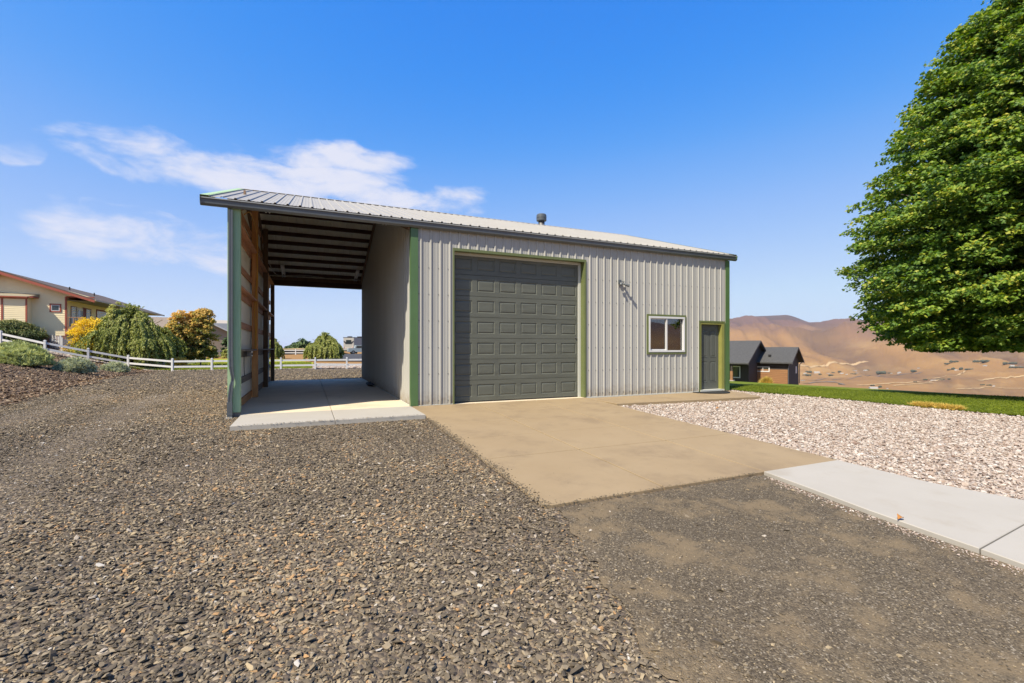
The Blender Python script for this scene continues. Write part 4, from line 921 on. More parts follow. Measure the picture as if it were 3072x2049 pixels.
lm_far = leaf_pal('far_leaf', [(0, (.03, .055, .02)), (.6, (.06, .10, .025)), (1, (.10, .14, .04))], trans=.1)
lm_straw = leaf_pal('straw_blade', [(0, (.34, .25, .05)), (1, (.70, .50, .12))], trans=.2)
lm_grass = leaf_pal('grass_blade', [(0, (.075, .115, .008)), (.6, (.145, .185, .012)), (1, (.23, .26, .03))], trans=.25)
for key, m, o in (('maple', lm_maple, maple_o), ('weep', lm_weep, oval_o), ('gold', lm_yel, oval_o), ('orange', lm_org, maple_o), ('evergreen', lm_dark, long_o), ('farleaf', lm_far, oval_o)):
    tmpl(key, [leafmesh('leaf', m, [(x, y * (1 + .15 * k)) for x, y in o], .1 + .2 * k, .1 + .12 * k) for k in range(3)])
def sprigs(key, m, n=9, spread=.35, seed=1, w=.03):
    rs = np.random.RandomState(seed); out = []
    for k in range(4):
        mb = MB()
        for i in range(n):
            a = rs.rand() * 6.28; s_ = spread * (.3 + rs.rand()); L = .7 + .5 * rs.rand(); b = np.array([math.cos(a), math.sin(a)])
            p = np.array([-b[1], b[0]]) * w * (.7 + .6 * rs.rand())
            r0 = b * .05; r1 = b * s_ * .45; r2 = b * s_
            mb.add([(*(r0 - p), 0), (*(r0 + p), 0), (*(r1 + p * .9), L * .6), (*(r1 - p * .9), L * .6), (*r2, L)], [(0, 1, 2, 3), (3, 2, 4)])
        out.append(mb.mesh(key, m))
    tmpl(key, out)
sprigs('sage', lm_sage, 12, .55, 3, .05); sprigs('lime', lm_lime, 12, .6, 4, .06); sprigs('straw', lm_straw, 12, .5, 5, .02); sprigs('turf', lm_grass, 12, .6, 6, .035)

m_bark = mat('tree_bark', (.16, .12, .09), (.09, .07, .05), scale=6, rough=.9, bump=.5, bscale=14, stretch=(3, 3, .6))
m_twig = mat('pale_twig', (.30, .24, .16), (.22, .17, .11), scale=6, rough=.9)

def sprays(C, out, n, size, spread=(.55, .42, .13), tilt=.25, leaf=.13, tintf=None):
    """n leaves round every spray centre C; 'out' is each spray's outward yaw"""
    k = len(C); m = k * n; c = np.repeat(C, n, 0); yaw = np.repeat(out, n); s = np.repeat(size, n)
    l = np.clip(NR.normal(0, 1, (m, 3)), -1.7, 1.7) * np.array(spread) * s[:, None]
    l[:, 2] -= .22 * l[:, 0] + .12 * l[:, 0] ** 2                    # sprays droop outward
    ca, sa = np.cos(yaw), np.sin(yaw)
    P = c + np.stack([l[:, 0] * ca - l[:, 1] * sa, l[:, 0] * sa + l[:, 1] * ca, l[:, 2]], -1)
    rot = np.stack([NR.normal(0, .5, m), NR.normal(.35, .38, m), yaw + NR.normal(0, .9, m)], -1)
    sc = leaf * (.7 + .6 * NR.rand(m))
    return P, rot, sc
def limb(mb, p0, p1, r0, r1, n=6, wob=.12, seg=6):
    p0 = Vector(p0); p1 = Vector(p1); L = (p1 - p0).length; pts = []; rs = []
    for i in range(seg + 1):
        t = i / seg; p = p0.lerp(p1, t); b = math.sin(PI * t) * wob * L
        pts.append(p + Vector((R.uniform(-1, 1), R.uniform(-1, 1), R.uniform(0, 1))) * b * .35); rs.append(r0 + (r1 - r0) * t)
    mb.tube(pts, rs, n)

# ------------------------------------------------------------------ the big maple
MT = (18.64, -4.29); MZ = zf1(*MT) - .05; G_ = 0.82
maple = thing('maple_tree', 'big dense green maple on the lawn, cut by the right edge of the photo', 'tree', (MT[0], MT[1], MZ))
zt_ = [1.33 + (v - 1.33) * G_ for v in (1.15, 1.6, 2.2, 3.0, 4.0, 5.0, 6.1, 7.6, 9.2, 11.1, 12.5, 14.1, 15.6)]; rt_ = [v * G_ for v in (3.4, 4.7, 5.4, 5.85, 6.2, 6.1, 5.95, 5.7, 5.1, 4.35, 3.4, 2.4, .4)]
nbr = 900; nsp = 8
zb_ = 1.25 + 11.6 * NR.rand(nbr) ** 1.15; ab_ = NR.rand(nbr) * 2 * PI; rb_ = np.interp(zb_, zt_, rt_) * (.95 + .12 * NR.rand(nbr)) * (.88 + .26 * fbm(ab_ * 2.5 + 5, zb_ * .85, 3))
t_ = np.concatenate([np.linspace(.40, 1.0, nsp)] * nbr) + NR.normal(0, .02, nbr * nsp); zr_ = np.repeat(zb_, nsp); ar_ = np.repeat(ab_, nsp); rr_ = np.repeat(rb_, nsp)
rc = np.maximum(rr_ * t_ - .25, .05); zc = zr_ - (1 - t_) * .65 + .18 * np.sin(t_ * PI) + NR.normal(0, .24, len(t_)); ac = ar_ + NR.normal(0, .22, len(t_)) / np.maximum(rc, .8)
C = np.stack([MT[0] + rc * np.cos(ac), MT[1] + rc * np.sin(ac), zc], -1); szs = .45 * (1.15 - .5 * (t_ - .40) / .60); per = 62
P, rot, sc = sprays(C, ac, per, szs, spread=(.60, .52, .19), leaf=.098)
tint = np.clip(.44 + .23 * NR.normal(0, 1, len(P)) + np.repeat(NR.normal(0, .11, nbr), nsp * per) + np.repeat((t_ - .75) * .5, per), 0, .93)
tint = np.where(NR.rand(len(P)) < .012, 1.0, tint)
lo = P[:, 2] > 1.15 + .25 * fbm(P[:, 0] * .9, P[:, 1] * .9, 2); P, rot, sc, tint = P[lo], rot[lo], sc[lo], tint[lo]
scatter('crown', 'maple', P, rot, sc, tint, maple, kind='stuff').matrix_parent_inverse = inv(maple)
mb = MB(); limb(mb, (MT[0], MT[1], MZ), (MT[0] + .1, MT[1], 6.5), .27, .15, 12, .02); limb(mb, (MT[0] + .1, MT[1], 6.4), (MT[0], MT[1] + .1, 12.0), .15, .03, 8, .04)
part('trunk', mb, m_bark, maple, smooth=True)
mb = MB()
for i in range(56):
    z0 = 1.2 + i * .17 + R.uniform(-.1, .1); a = i * 2.4; z1 = min(z0 + .8 + .12 * z0, 12.4); r1 = np.interp(z1, zt_, rt_) * .86
    limb(mb, (MT[0], MT[1], z0), (MT[0] + r1 * math.cos(a), MT[1] + r1 * math.sin(a), z1), max(.03, .085 - z0 * .004), .012, 6, .10)
part('branches', mb, m_bark, maple, kind='stuff')

# ------------------------------------------------------------------ other trees and shrubs
def bush(name, label, cat, key, px, d, wpx, hpx, n=60, per=40, leaf=.12, tintoff=0.0, tintvar=.22, trunk=False, shape='dome', group=None, spread=(.22, .2, .10), base=None, topbias=0.0, depth=1.0, zoff=-.03, m_stem=None):
    x, y, z = pt(px, d); z += zoff; w = wpx / 1385. * d / 2; h = hpx / 1385. * d
    t = thing(name, label, cat, (x, y, z), 0, group)
    a = NR.rand(n) * 2 * PI; u = NR.rand(n)
    if shape == 'dome':
        zz = u ** .8; rr_ = np.sqrt(np.clip(1 - (zz * .98) ** 2.2, 0, 1)) * np.where(NR.rand(n) < .7, .75 + .25 * NR.rand(n), NR.rand(n))
    elif shape == 'ball':
        zz = .16 + .84 * u; rr_ = np.sqrt(np.clip(1 - ((zz - .52) / .52) ** 2, 0.02, 1)) * np.where(NR.rand(n) < .7, .75 + .25 * NR.rand(n), NR.rand(n))
    else:                                                           # layered, spreading upward
        zz = .25 + .75 * u; rr_ = (.55 + .45 * np.sin(zz * 2.6)) * np.where(NR.rand(n) < .7, .7 + .3 * NR.rand(n), NR.rand(n)) * (1 - .5 * (zz - .8).clip(0))
    lob = .78 + .45 * fbm(a * 1.6 + px, zz * 3 + px, 2)
    C = np.stack([x + np.cos(a) * rr_ * w * lob, y + np.sin(a) * rr_ * w * lob * depth, z + zz * h * (.88 + .24 * fbm(a + px * .1, a * 0 + 3, 2))], -1)
    P, rot, sc = sprays(C, a, per, np.full(n, 1.0), spread=tuple(np.array(spread) * max(w, .6) * .8), leaf=leaf)
    P[:, 2] = np.maximum(P[:, 2], z + .02)
    tint = np.clip(.45 + tintoff + tintvar * NR.normal(0, 1, len(P)) + np.repeat(NR.normal(0, .16, n), per) + topbias * ((P[:, 2] - z) / h - .5), 0, 1)
    scatter('crown' if trunk else 'foliage', key, P, rot, sc, tint, t, kind='stuff').matrix_parent_inverse = inv(t)
    mb = MB()
    if trunk:
        limb(mb, (x, y, z), (x + .05, y, z + h * .55), max(.05, w * .05), .03, 8, .04)
        part('trunk', mb, m_bark, t); mb = MB()
        for i in range(9):
            a_ = i * 2.4; limb(mb, (x, y, z + h * (.15 + .05 * i)), (x + math.cos(a_) * w * .7, y + math.sin(a_) * w * .7, z + h * (.5 + .04 * i)), .03, .01, 5)
        part('branches', mb, m_bark, t, kind='stuff')
    else:
        for i in range(10):
            a_ = i * 2.4; limb(mb, (x, y, z - .02), (x + math.cos(a_) * w * .6, y + math.sin(a_) * w * .6 * depth, z + h * .6), .02, .008, 5)
        part('stems', mb, m_stem or m_twig, t, kind='stuff')
    return t
def weeping(name, label, px, d, wpx, hpx, nst=300, key='weep', leaf=.16, tip=True):
    x, y, z = pt(px, d); w = wpx / 1385. * d / 2; h = hpx / 1385. * d
    t = thing(name, label, 'tree', (x, y, z), 0)
    Ps, rots = [], []; mbt = MB()
    for i in range(nst):
        a = R.random() * 2 * PI; q_ = R.random() ** .6; lob = .55 + .8 * float(fbm(np.array([a * 1.9 + px]), np.array([1.0]), 2)[0]); hb_ = .62 + .62 * float(fbm(np.array([a * 1.3 + px * .7]), np.array([q_ * 3.0]), 2)[0])
        r0 = w * .80 * q_ * lob; z0 = z + h * (1.0 - .50 * q_ ** 2) * min(1.05, hb_ + .1 * R.random())
        r1 = r0 + w * R.uniform(.10, .32); zend = z + h * R.uniform(.04, .38); m_ = 34
        tt = np.linspace(0, 1, m_); rr_ = r0 + (r1 - r0) * np.sin(tt * PI / 2) ; zz = z0 + h * .05 * np.sin(tt * PI) * (1 - tt) - (z0 - zend) * tt ** 1.5
        X_ = x + rr_ * math.cos(a + .1 * R.uniform(-1, 1)); Y_ = y + rr_ * math.sin(a)
        P = np.stack([X_, Y_, zz], -1); P = np.repeat(P, 3, 0) + NR.normal(0, .05, (m_ * 3, 3)) * (w / 3.5)
        Ps.append(P); rots.append(np.stack([NR.normal(0, .8, m_ * 3), NR.normal(1.05, .3, m_ * 3), np.full(m_ * 3, a) + NR.normal(0, .9, m_ * 3)], -1))
        if i % 6 == 0: mbt.tube([(X_[j], Y_[j], zz[j]) for j in range(0, m_, 6)], .013 * w / 3.5 + .004, 4)
    # upright leader
    if tip:
        for j in range(7):
            c = np.array([x + R.uniform(-.2, .2) * w * .5, y, z + h * (.92 + .03 * j)])
            P = c + NR.normal(0, 1, (60, 3)) * np.array([.10, .10, .06]) * w * .6; Ps.append(P); rots.append(np.stack([NR.normal(0, .6, 60), NR.normal(.2, .5, 60), NR.rand(60) * 6.28], -1))
    P = np.concatenate(Ps); rot = np.concatenate(rots); n = len(P)
    tint = np.clip(.48 + .20 * NR.normal(0, 1, n) + .35 * (fbm(P[:, 0] * .9, P[:, 1] * .9 + P[:, 2] * .4, 2) - .5), 0, 1)
    scatter('crown', key, P, rot, leaf * (.7 + .6 * NR.rand(n)), tint, t, kind='stuff').matrix_parent_inverse = inv(t)
    mb = MB(); limb(mb, (x, y, z - .05), (x, y, z + h * .9), .09 * w / 3 + .03, .03, 8, .05); part('trunk', mb, m_bark, t)
    for i in range(12):
        a = i * 2.4; limb(mbt, (x, y, z + h * .5), (x + math.cos(a) * w * .6, y + math.sin(a) * w * .6, z + h * .85), .05, .015, 5, .12)
    part('branches', mbt, m_twig, t, kind='stuff'); return t
weeping('weeping_tree', 'broad weeping tree behind the white fence beside the yellow house', 395, 38.5, 250, 164, 400, leaf=.18)
weeping('weeping_tree', 'smaller weeping tree seen through the open bay, by the parked trailer', 975, 58, 118, 74, 260, leaf=.20)
weeping('weeping_tree', 'narrow weeping tree half hidden by the rear posts of the bay', 822, 62, 52, 62, 90, leaf=.2, tip=False)
bush('japanese_maple', 'orange and green leafed tree right of the broad weeping tree', 'tree', 'orange', 602, 43, 78, 166, 210, 60, leaf=.15, tintoff=.0, trunk=True, shape='ball', topbias=.75, spread=(.2, .18, .08))
bush('japanese_maple', 'lower golden orange leafed tree touching the broad weeping tree', 'tree', 'orange', 545, 42, 74, 158, 170, 60, leaf=.15, tintoff=.08, trunk=True, shape='ball', topbias=.8, spread=(.2, .18, .08))
bush('golden_shrub', 'bright yellow shrub below the covered porch of the yellow house', 'shrub', 'gold', 288, 37.2, 100, 118, 120, 60, leaf=.12, trunk=True, shape='ball', tintvar=.3)
bush('rust_shrub', 'low rust brown shrub behind the white picket fence', 'shrub', 'orange', 240, 38.5, 80, 46, 60, 40, leaf=.10, tintoff=.15)
bush('leader_tree', 'slim light green sapling rising between the yellow shrub and the weeping tree', 'tree', 'weep', 345, 37.6, 34, 172, 60, 40, leaf=.16, tintoff=.3, trunk=True, shape='ball')
bush('evergreen_shrub', 'dark spreading evergreen shrub in front of the yellow house', 'shrub', 'evergreen', 40, 36.5, 128, 66, 170, 60, leaf=.20, topbias=.6, spread=(.2, .18, .06))
bush('straw_shrub', 'low straw yellow bush at the foot of the orange trees', 'shrub', 'straw', 533, 39, 42, 26, 46, 24, leaf=.28)
bush('ornamental_grass', 'golden tuft of ornamental grass by the wood clad wall of the brown house', 'grass clump', 'straw', 2297, 53.5, 16, 20, 30, 20, leaf=.5)
bush('rounded_shrub', 'small light green shrub by the corner of the grey roofed house', 'shrub', 'weep', 678, 64, 18, 26, 30, 40, leaf=.2, tintoff=.3)
bush('leafy_shrub', 'tall green shrub between the grey roofed house and the bay post', 'shrub', 'farleaf', 683, 66, 26, 60, 40, 50, leaf=.3)
bush('yellow_green_shrub', 'small yellow green plant against the wall of the grey roofed house', 'shrub', 'weep', 640, 64, 20, 16, 24, 30, leaf=.22, tintoff=.4)
def brush(label, key, px, d, wpx, hpx, n, cat='shrub', zoff=-.05):
    x, y, z = pt(px, d); z += zoff; w = wpx / 1385. * d / 2; h = hpx / 1385. * d
    t = thing('rabbitbrush', label, cat, (x, y, z), 0, 'rounded shrubs on the brown rock slope')
    a = NR.rand(n) * 2 * PI; e = np.arccos(1 - NR.rand(n) * .96); r = np.where(NR.rand(n) < .8, .80 + .2 * NR.rand(n), NR.rand(n))
    lob = .75 + .5 * fbm(a * 1.7 + px, e * 2.2, 2)
    P = np.stack([x + w * r * lob * np.sin(e) * np.cos(a), y + w * .85 * r * lob * np.sin(e) * np.sin(a), z + .02 + h * .80 * r * lob * np.cos(e)], -1)
    rot = np.stack([-np.sin(a) * e * .75, np.cos(a) * e * .75, NR.rand(n) * 6.28], -1)
    tint = np.clip(.25 + .65 * (r - .5) + NR.normal(0, .17, n) + .4 * (fbm(P[:, 0] * 1.7, P[:, 1] * 1.7 + P[:, 2], 2) - .5), 0, 1)
    scatter('foliage', key, P, rot, (.17 + .12 * NR.rand(n)) * h, tint, t, kind='stuff').matrix_parent_inverse = inv(t)
    mb = MB()
    for i in range(60):
        a_ = i * 2.4; e_ = 1.35 * (i / 60.) ** .5
        p1 = (x + w * .8 * math.sin(e_) * math.cos(a_), y + w * .7 * math.sin(e_) * math.sin(a_), z + h * .72 * math.cos(e_) + .05)
        mb.tube([(x, y, z), ((x + p1[0]) / 2 * 1.0, (y + p1[1]) / 2, (z + p1[2]) / 2 + .05), p1], [.012, .009, .005], 4)
    part('stems', mb, m_twig, t, kind='stuff')
brush('largest lime green feathery shrub at the left edge on the rock slope', 'lime', 62, 22, 138, 64, 1900)
brush('lime green shrub behind the largest one, just under the rising white rail', 'lime', 40, 29, 96, 36, 1200)
brush('grey green rounded shrub standing alone on the rock slope', 'sage', 223, 23.5, 100, 48, 1300)
brush('smallest grey green shrub close to the white rail fence', 'sage', 347, 29, 66, 34, 900)
for (px, d, w_, h_, lab) in ((905, 150, 60, 42, 'round green tree crown on the skyline seen through the open bay'), (880, 158, 44, 30, 'lower green tree left of the round crown on the skyline'), (945, 165, 60, 30, 'flatter green tree on the skyline behind the small weeping tree')):
    bush('skyline_tree', lab, 'tree', 'farleaf', px, d, w_, h_, 70, 40, leaf=.9, trunk=False, shape='dome', group='trees on the skyline behind the bay')

# grass tufts standing up along the lawn edges
n = 26000; tq = NR.rand(n); le = resample(lawn_edge[:-1], 200); idx = (tq * 199).astype(int); off_ = NR.rand(n) ** 1.6 * 9.0
gx_ = le[idx, 0] + off_ + NR.normal(0, .05, n); gy_ = le[idx, 1] + off_ * .35 + NR.normal(0, .05, n)
scatter('lawn_grass', 'turf', np.stack([gx_, gy_, zf(gx_, gy_) + .03], -1), np.stack([NR.normal(0, .15, n), NR.normal(0, .15, n), NR.rand(n) * 6.28], -1), .026 + .03 * NR.rand(n), np.clip(NR.normal(.5, .22, n) + .5 * (vnoise(gx_ * .8, gy_ * 2.2) - .5), 0, 1), kind='stuff')
n = 9000; gx_ = -15 + NR.rand(n) * 13.2; gy_ = np.interp(gx_, [-16, -11.8, -9.1, -6.7, -4.2, -1.6], [34.6, 33.1, 32.5, 32.3, 32.1, 31.9]) + .3 + NR.rand(n) ** 1.5 * 14
scatter('back_lawn_grass', 'turf', np.stack([gx_, gy_, zf(gx_, gy_) + .02], -1), np.stack([NR.normal(0, .15, n), NR.normal(0, .15, n), NR.rand(n) * 6.28], -1), .08 + .06 * NR.rand(n), np.clip(NR.normal(.85, .2, n), 0, 1), kind='stuff')
n = 700; tq = NR.rand(n); tq = .70 + .62 * tq; e0_, e1_ = lawn_edge[4], lawn_edge[5]; bx = e0_[0] + (e1_[0] - e0_[0]) * tq + .10 + NR.normal(0, .04, n); by = e0_[1] + (e1_[1] - e0_[1]) * tq + NR.normal(0, .05, n)
scatter('dry_edge_grass', 'straw', np.stack([bx, by, zf(bx, by) + .02], -1), np.stack([NR.normal(0, .5, n), NR.normal(0, .5, n), NR.rand(n) * 6.28], -1), .09 + .06 * NR.rand(n), NR.rand(n), kind='stuff')

# ------------------------------------------------------------------ fences
def rail_fence(label, pts, h=.95, rails=(.34, .76), pw=.13, rh_=.14, group=None, name='rail_fence'):
    t = thing(name, label, 'fence', (pts[0][0], pts[0][1], zf1(*pts[0])), 0, group)
    pm_ = MB().box(-pw / 2, pw / 2, -pw / 2, pw / 2, -.1, h).add([(-pw * .62, -pw * .62, h), (pw * .62, -pw * .62, h), (pw * .62, pw * .62, h), (-pw * .62, pw * .62, h), (0, 0, h + .05)], [(0, 1, 4), (1, 2, 4), (2, 3, 4), (3, 0, 4), (0, 3, 2, 1)]).mesh('post', m_vinyl)
    ti = inv(t); zz = [zf1(*p) for p in pts]
    for i, (p, z) in enumerate(zip(pts, zz)):
        q_ = pts[min(i + 1, len(pts) - 1)]; p_ = pts[max(i - 1, 0)]; an_ = math.atan2(q_[1] - p_[1], q_[0] - p_[0])
        o = link('post', pm_, t); o.location = (p[0], p[1], z); o.rotation_euler = (0, 0, an_)
    for (p, z), (q_, z2) in zip(list(zip(pts, zz))[:-1], list(zip(pts, zz))[1:]):
        for r_ in rails:
            d_ = Vector((q_[0] - p[0], q_[1] - p[1], 0)).normalized() * (pw / 2 - .01)
            part('rail', MB().beam((p[0] + d_.x, p[1] + d_.y, z + r_), (q_[0] - d_.x, q_[1] - d_.y, z2 + r_), .04, rh_), m_vinyl, t)
    return t
rail_fence('white two rail vinyl fence running down the slope behind the gravel yard', FENCE)
f2 = [pt(px, d)[:2] for px, d in ((617, 62), (648, 68), (682, 74), (730, 78), (786, 82), (836, 84), (887, 84), (938, 84))]
rail_fence('second white rail fence further back across the green lawn', f2, h=1.05, rails=(.38, .84))
def picket(label, p0, p1, n, h=.95, name='picket_fence', cat='fence', m=m_vinyl, w=.07):
    t = thing(name, label, cat, (p0[0], p0[1], zf1(*p0)))
    me = MB().box(-w / 2, w / 2, -.01, .01, .05, h - .05).prism([(-w / 2, h - .05), (w / 2, h - .05), (0, h + .02)], -.01, .01).mesh('picket', m)
    an_ = math.atan2(p1[1] - p0[1], p1[0] - p0[0]); nx, ny_ = math.sin(an_) * .03, -math.cos(an_) * .03
    for i in range(n):
        k_ = i / (n - 1); x_ = p0[0] + (p1[0] - p0[0]) * k_; y_ = p0[1] + (p1[1] - p0[1]) * k_
        o = link('picket', me, t); o.location = (x_ + nx, y_ + ny_, zf1(x_, y_)); o.rotation_euler = (0, 0, an_)
    z0, z1 = zf1(*p0), zf1(*p1)
    for r_ in (.25, .72): part('rail', MB().beam((p0[0], p0[1], z0 + r_), (p1[0], p1[1], z1 + r_), .03, .09), m, t)
    for p, z in ((p0, z0), (p1, z1)): part('post', MB().box(p[0] - .06, p[0] + .06, p[1] - .06, p[1] + .06, z - .1, z + h + .1), m, t)
    return t
A = pt(140, 38.5)[:2]; B = pt(182, 38.2)[:2]; C_ = pt(186, 37.8)[:2]; D_ = pt(272, 39.5)[:2]; E_ = pt(492, 40.5)[:2]
picket('short white picket gate panel beside the yellow house', A, B, 10, h=1.15, name='picket_gate', cat='gate')
picket('white picket fence from the gate to the broad weeping tree', C_, D_, 24, h=1.05)
picket('white picket fence showing under the skirts of the weeping tree', D_, E_, 50, h=.9)
picket('shaded picket fence under the orange leafed trees', pt(562, 46)[:2], pt(616, 52)[:2], 26, h=.95)

# ------------------------------------------------------------------ houses
m_ysid = mat('cream_yellow_siding', (1.12, .95, .60), (1.05, .89, .56), scale=2, rough=.7)
m_red = mat('salmon_red_trim', (.46, .12, .07), (.40, .10, .06), scale=3, rough=.6)
m_salmon = mat('salmon_soffit', (.62, .24, .14), (.56, .21, .12), scale=3, rough=.7)
m_shing = mat('brown_shingles', (.11, .08, .065), (.16, .12, .10), scale=9, rough=.9, bump=.4, bscale=30)
m_maroon = mat('maroon_panel', (.22, .03, .03), rough=.6)
m_deck = mat('deck_timber', (.48, .27, .15), (.40, .21, .12), scale=3, rough=.8)
def laps(name, f, s0, s1, z0, z1, m, parent, top=None, lap=.155, holes=(), local=False):
    """lap siding: each board tilted out at its foot; f(s, out, z); top(s) limits the height"""
    mb = MB(); z = z0
    while z < z1 - .01:
        zb = min(z + lap, z1); segs = [(s0, s1)]
        if top is not None:
            ss = np.linspace(s0, s1, 241); ok = [s_ for s_ in ss if top(s_) >= zb - lap * .5]
            if not ok: break
            segs = [(min(ok), max(ok))]
        for h in holes:
            if h[2] < zb - .02 and h[3] > z + .02:
                segs = [g for a, b in segs for g in ((a, min(b, h[0])), (max(a, h[1]), b)) if g[1] - g[0] > .02]
        for a, b in segs: mb.add([f(a, .022, z), f(b, .022, z), f(b, .004, zb), f(a, .004, zb), f(a, .0, z), f(b, .0, z)], [(0, 1, 2, 3), (4, 5, 1, 0)])
        z += lap
    return part(name, mb, m, parent, local=local)
def frame_box(mb, f, s0, s1, z0, z1, w, o0, o1):
    for a, b, c_, d_ in ((s0 - w, s0, z0 - w, z1 + w), (s1, s1 + w, z0 - w, z1 + w), (s0, s1, z1, z1 + w), (s0, s1, z0 - w, z0)):
        v = [f(s, o, z) for o in (o0, o1) for s, z in ((a, c_), (b, c_), (b, d_), (a, d_))]
        mb.add(v, [(0, 1, 2, 3), (7, 6, 5, 4), (0, 4, 5, 1), (1, 5, 6, 2), (2, 6, 7, 3), (3, 7, 4, 0)])
    return mb
def win_unit(parent, f, s0, s1, z0, z1, mtrim, w=.09, muntin=0, local=False, mframe=None):
    o = part('window', frame_box(MB(), f, s0, s1, z0, z1, w, .02, .055), mtrim, parent, local=local)
    k_ = dict(local=True)
    a = link('frame', frame_box(MB(), f, s0 + .05, s1 - .05, z0 + .05, z1 - .05, .05, .01, .045).mesh('frame', mframe or m_vinyl), o, **k_)
    b = link('pane', MB().add([f(s0 + .05, .015, z0 + .05), f(s1 - .05, .015, z0 + .05), f(s1 - .05, .015, z1 - .05), f(s0 + .05, .015, z1 - .05)], [(0, 1, 2, 3)]).mesh('pane', m_glassd), o, **k_)
    if muntin:
        mb = MB(); 
        for i in range(1, muntin + 1):
            s_ = s0 + (s1 - s0) * i / (muntin + 1); v = [f(s_ + e_, o_, z) for o_ in (.016, .04) for e_, z in ((-.03, z0 + .05), (.03, z0 + .05), (.03, z1 - .05), (-.03, z1 - .05))]
            mb.add(v, [(0, 1, 2, 3), (7, 6, 5, 4), (0, 4, 5, 1), (1, 5, 6, 2), (2, 6, 7, 3), (3, 7, 4, 0)])
        link('mullion', mb.mesh('mullion', mframe or m_vinyl), o, **k_)
    return o
yh = thing('yellow_house', 'cream yellow house with salmon red trim and covered porch on the left rise', 'house', (-24.6, 45, 2.3))
YW = 40.15; YR = 39.5; AX, AZt = -24.6, 7.50; EXr = -18.68; PSL = (AZt - 5.42) / (EXr - AX); YB = 60.0
topf = lambda s_: AZt - .22 - PSL * abs(s_ - AX)
ffy = lambda s_, o, z: (s_, YW - o, z)
win_s = (-21.74, -21.12, 4.36, 4.93)
laps('gable_siding', ffy, -28.45, -20.75, 2.35, 7.4, m_ysid, yh, top=topf, holes=[win_s])
part('house_core', MB().prism([(-28.45, 1.2), (-20.76, 1.2), (-20.76, 5.95), (AX, AZt - .25), (-28.45, 5.95)], YW + .01, YB - .3), m_ysid, yh)
fe = lambda s_, o, z: (-20.75 + o, s_, z)
laps('side_siding', fe, YW, YB - .3, 2.35, 5.85, m_ysid, yh)
part('corner_board', MB().box(-20.83, -20.72, YW - .035, YW + .1, 2.3, 5.62), m_red, yh)
part('porch_beam', MB().box(-20.72, -18.9, YW - .03, YW + .05, 5.56, 5.66), m_red, yh)
part('porch_gable', MB().prism([(-20.75, 5.66), (-19.2, 5.66), (-20.75, 6.15)], YW - .01, YW + .04), m_ysid, yh)
part('foundation', MB().box(-28.4, -20.8, YW - .005, YW + .0, 1.2, 2.34), mat('foundation_red', (.34, .16, .11), rough=.9), yh)
for sgn in (-1, 1):
    ex = AX + sgn * (EXr - AX); 
    rf = part('roof', MB().prism([(AX, AZt), (ex, 5.42), (ex, 5.32), (AX, AZt - .12)], YR, YB), m_shing, yh)
    part('rake_board', MB().prism([(AX, AZt - .10), (ex + sgn * .01, 5.34), (ex + sgn * .01, 5.14), (AX, AZt - .32)], YR - .03, YR - .004), m_red, yh)
    part('soffit', MB().prism([(AX, AZt - .125), (ex, 5.315), (ex, 5.30), (AX, AZt - .14)], YR - .003, YB - .01), m_salmon, yh)
part('porch_ceiling', MB().box(-20.7, -18.78, YW + .06, YB - .2, 5.60 - .3, 5.62 - .3), m_fawn, yh)
part('eave_gutter', MB().box(EXr - .02, EXr + .1, YR, YB, 5.27, 5.40), mat('tan_gutter', (.5, .38, .26), rough=.5), yh)
for y_, h_ in ((44.2, .32), (49.5, .36)): part('vent_pipe', MB().lathe((AX + 2.6, y_, AZt - PSL * 2.6 - .05), [(.05, 0), (.05, h_), (.02, h_)], 8), m_black, yh)
win_unit(yh, ffy, win_s[0] + .04, win_s[1] - .04, win_s[2] + .03, win_s[3] - .03, m_red, .10)
win_unit(yh, fe, 40.95, 41.95, 2.95, 4.86, m_maroon, .05)
win_unit(yh, fe, 43.85, 44.85, 3.75, 4.86, m_maroon, .07)
win_unit(yh, fe, 46.2, 49.0, 3.7, 4.9, m_maroon, .12)
part('red_panel', MB().box(-20.745, -20.70, 43.2, 43.75, 3.0, 4.95), m_maroon, yh)
dr = part('porch_door', MB().box(-20.74, -20.69, 42.02, 43.15, 2.95, 4.86), m_vinyl, yh)
link('door_glass', MB().box(-20.689, -20.68, 42.2, 42.75, 3.15, 4.62).mesh('door_glass', m_glassd), dr, local=True)
link('side_glass', MB().box(-20.689, -20.68, 42.88, 43.08, 3.15, 4.62).mesh('side_glass', m_glassd), dr, local=True)
part('deck_floor', MB().box(-20.75, -18.8, YW + .02, 52, 2.72, 2.86), m_deck, yh)
part('deck_skirt', MB().box(-20.4, -18.85, YW + .3, YW + .34, 2.2, 3.9 - .25), m_deck, yh)
part('deck_rail', MB().box(-20.7, -19.55, YW - .02, YW + .06, 3.86, 3.92), m_deck, yh)
for x_ in (-20.66, -20.3, -19.95, -19.6): part('baluster', MB().box(x_, x_ + .06, YW - .01, YW + .05, 2.86, 3.86), m_deck, yh)
part('stair_rail', MB().beam((-19.62, YW - .06, 3.88), (-20.72, YW - .06, 2.62), .06, .20, up=(1, 0, 0)), m_deck, yh)
part('porch_post', MB().box(-18.98, -18.86, 47.9, 48.02, 2.86, 5.3), m_fawn, yh)
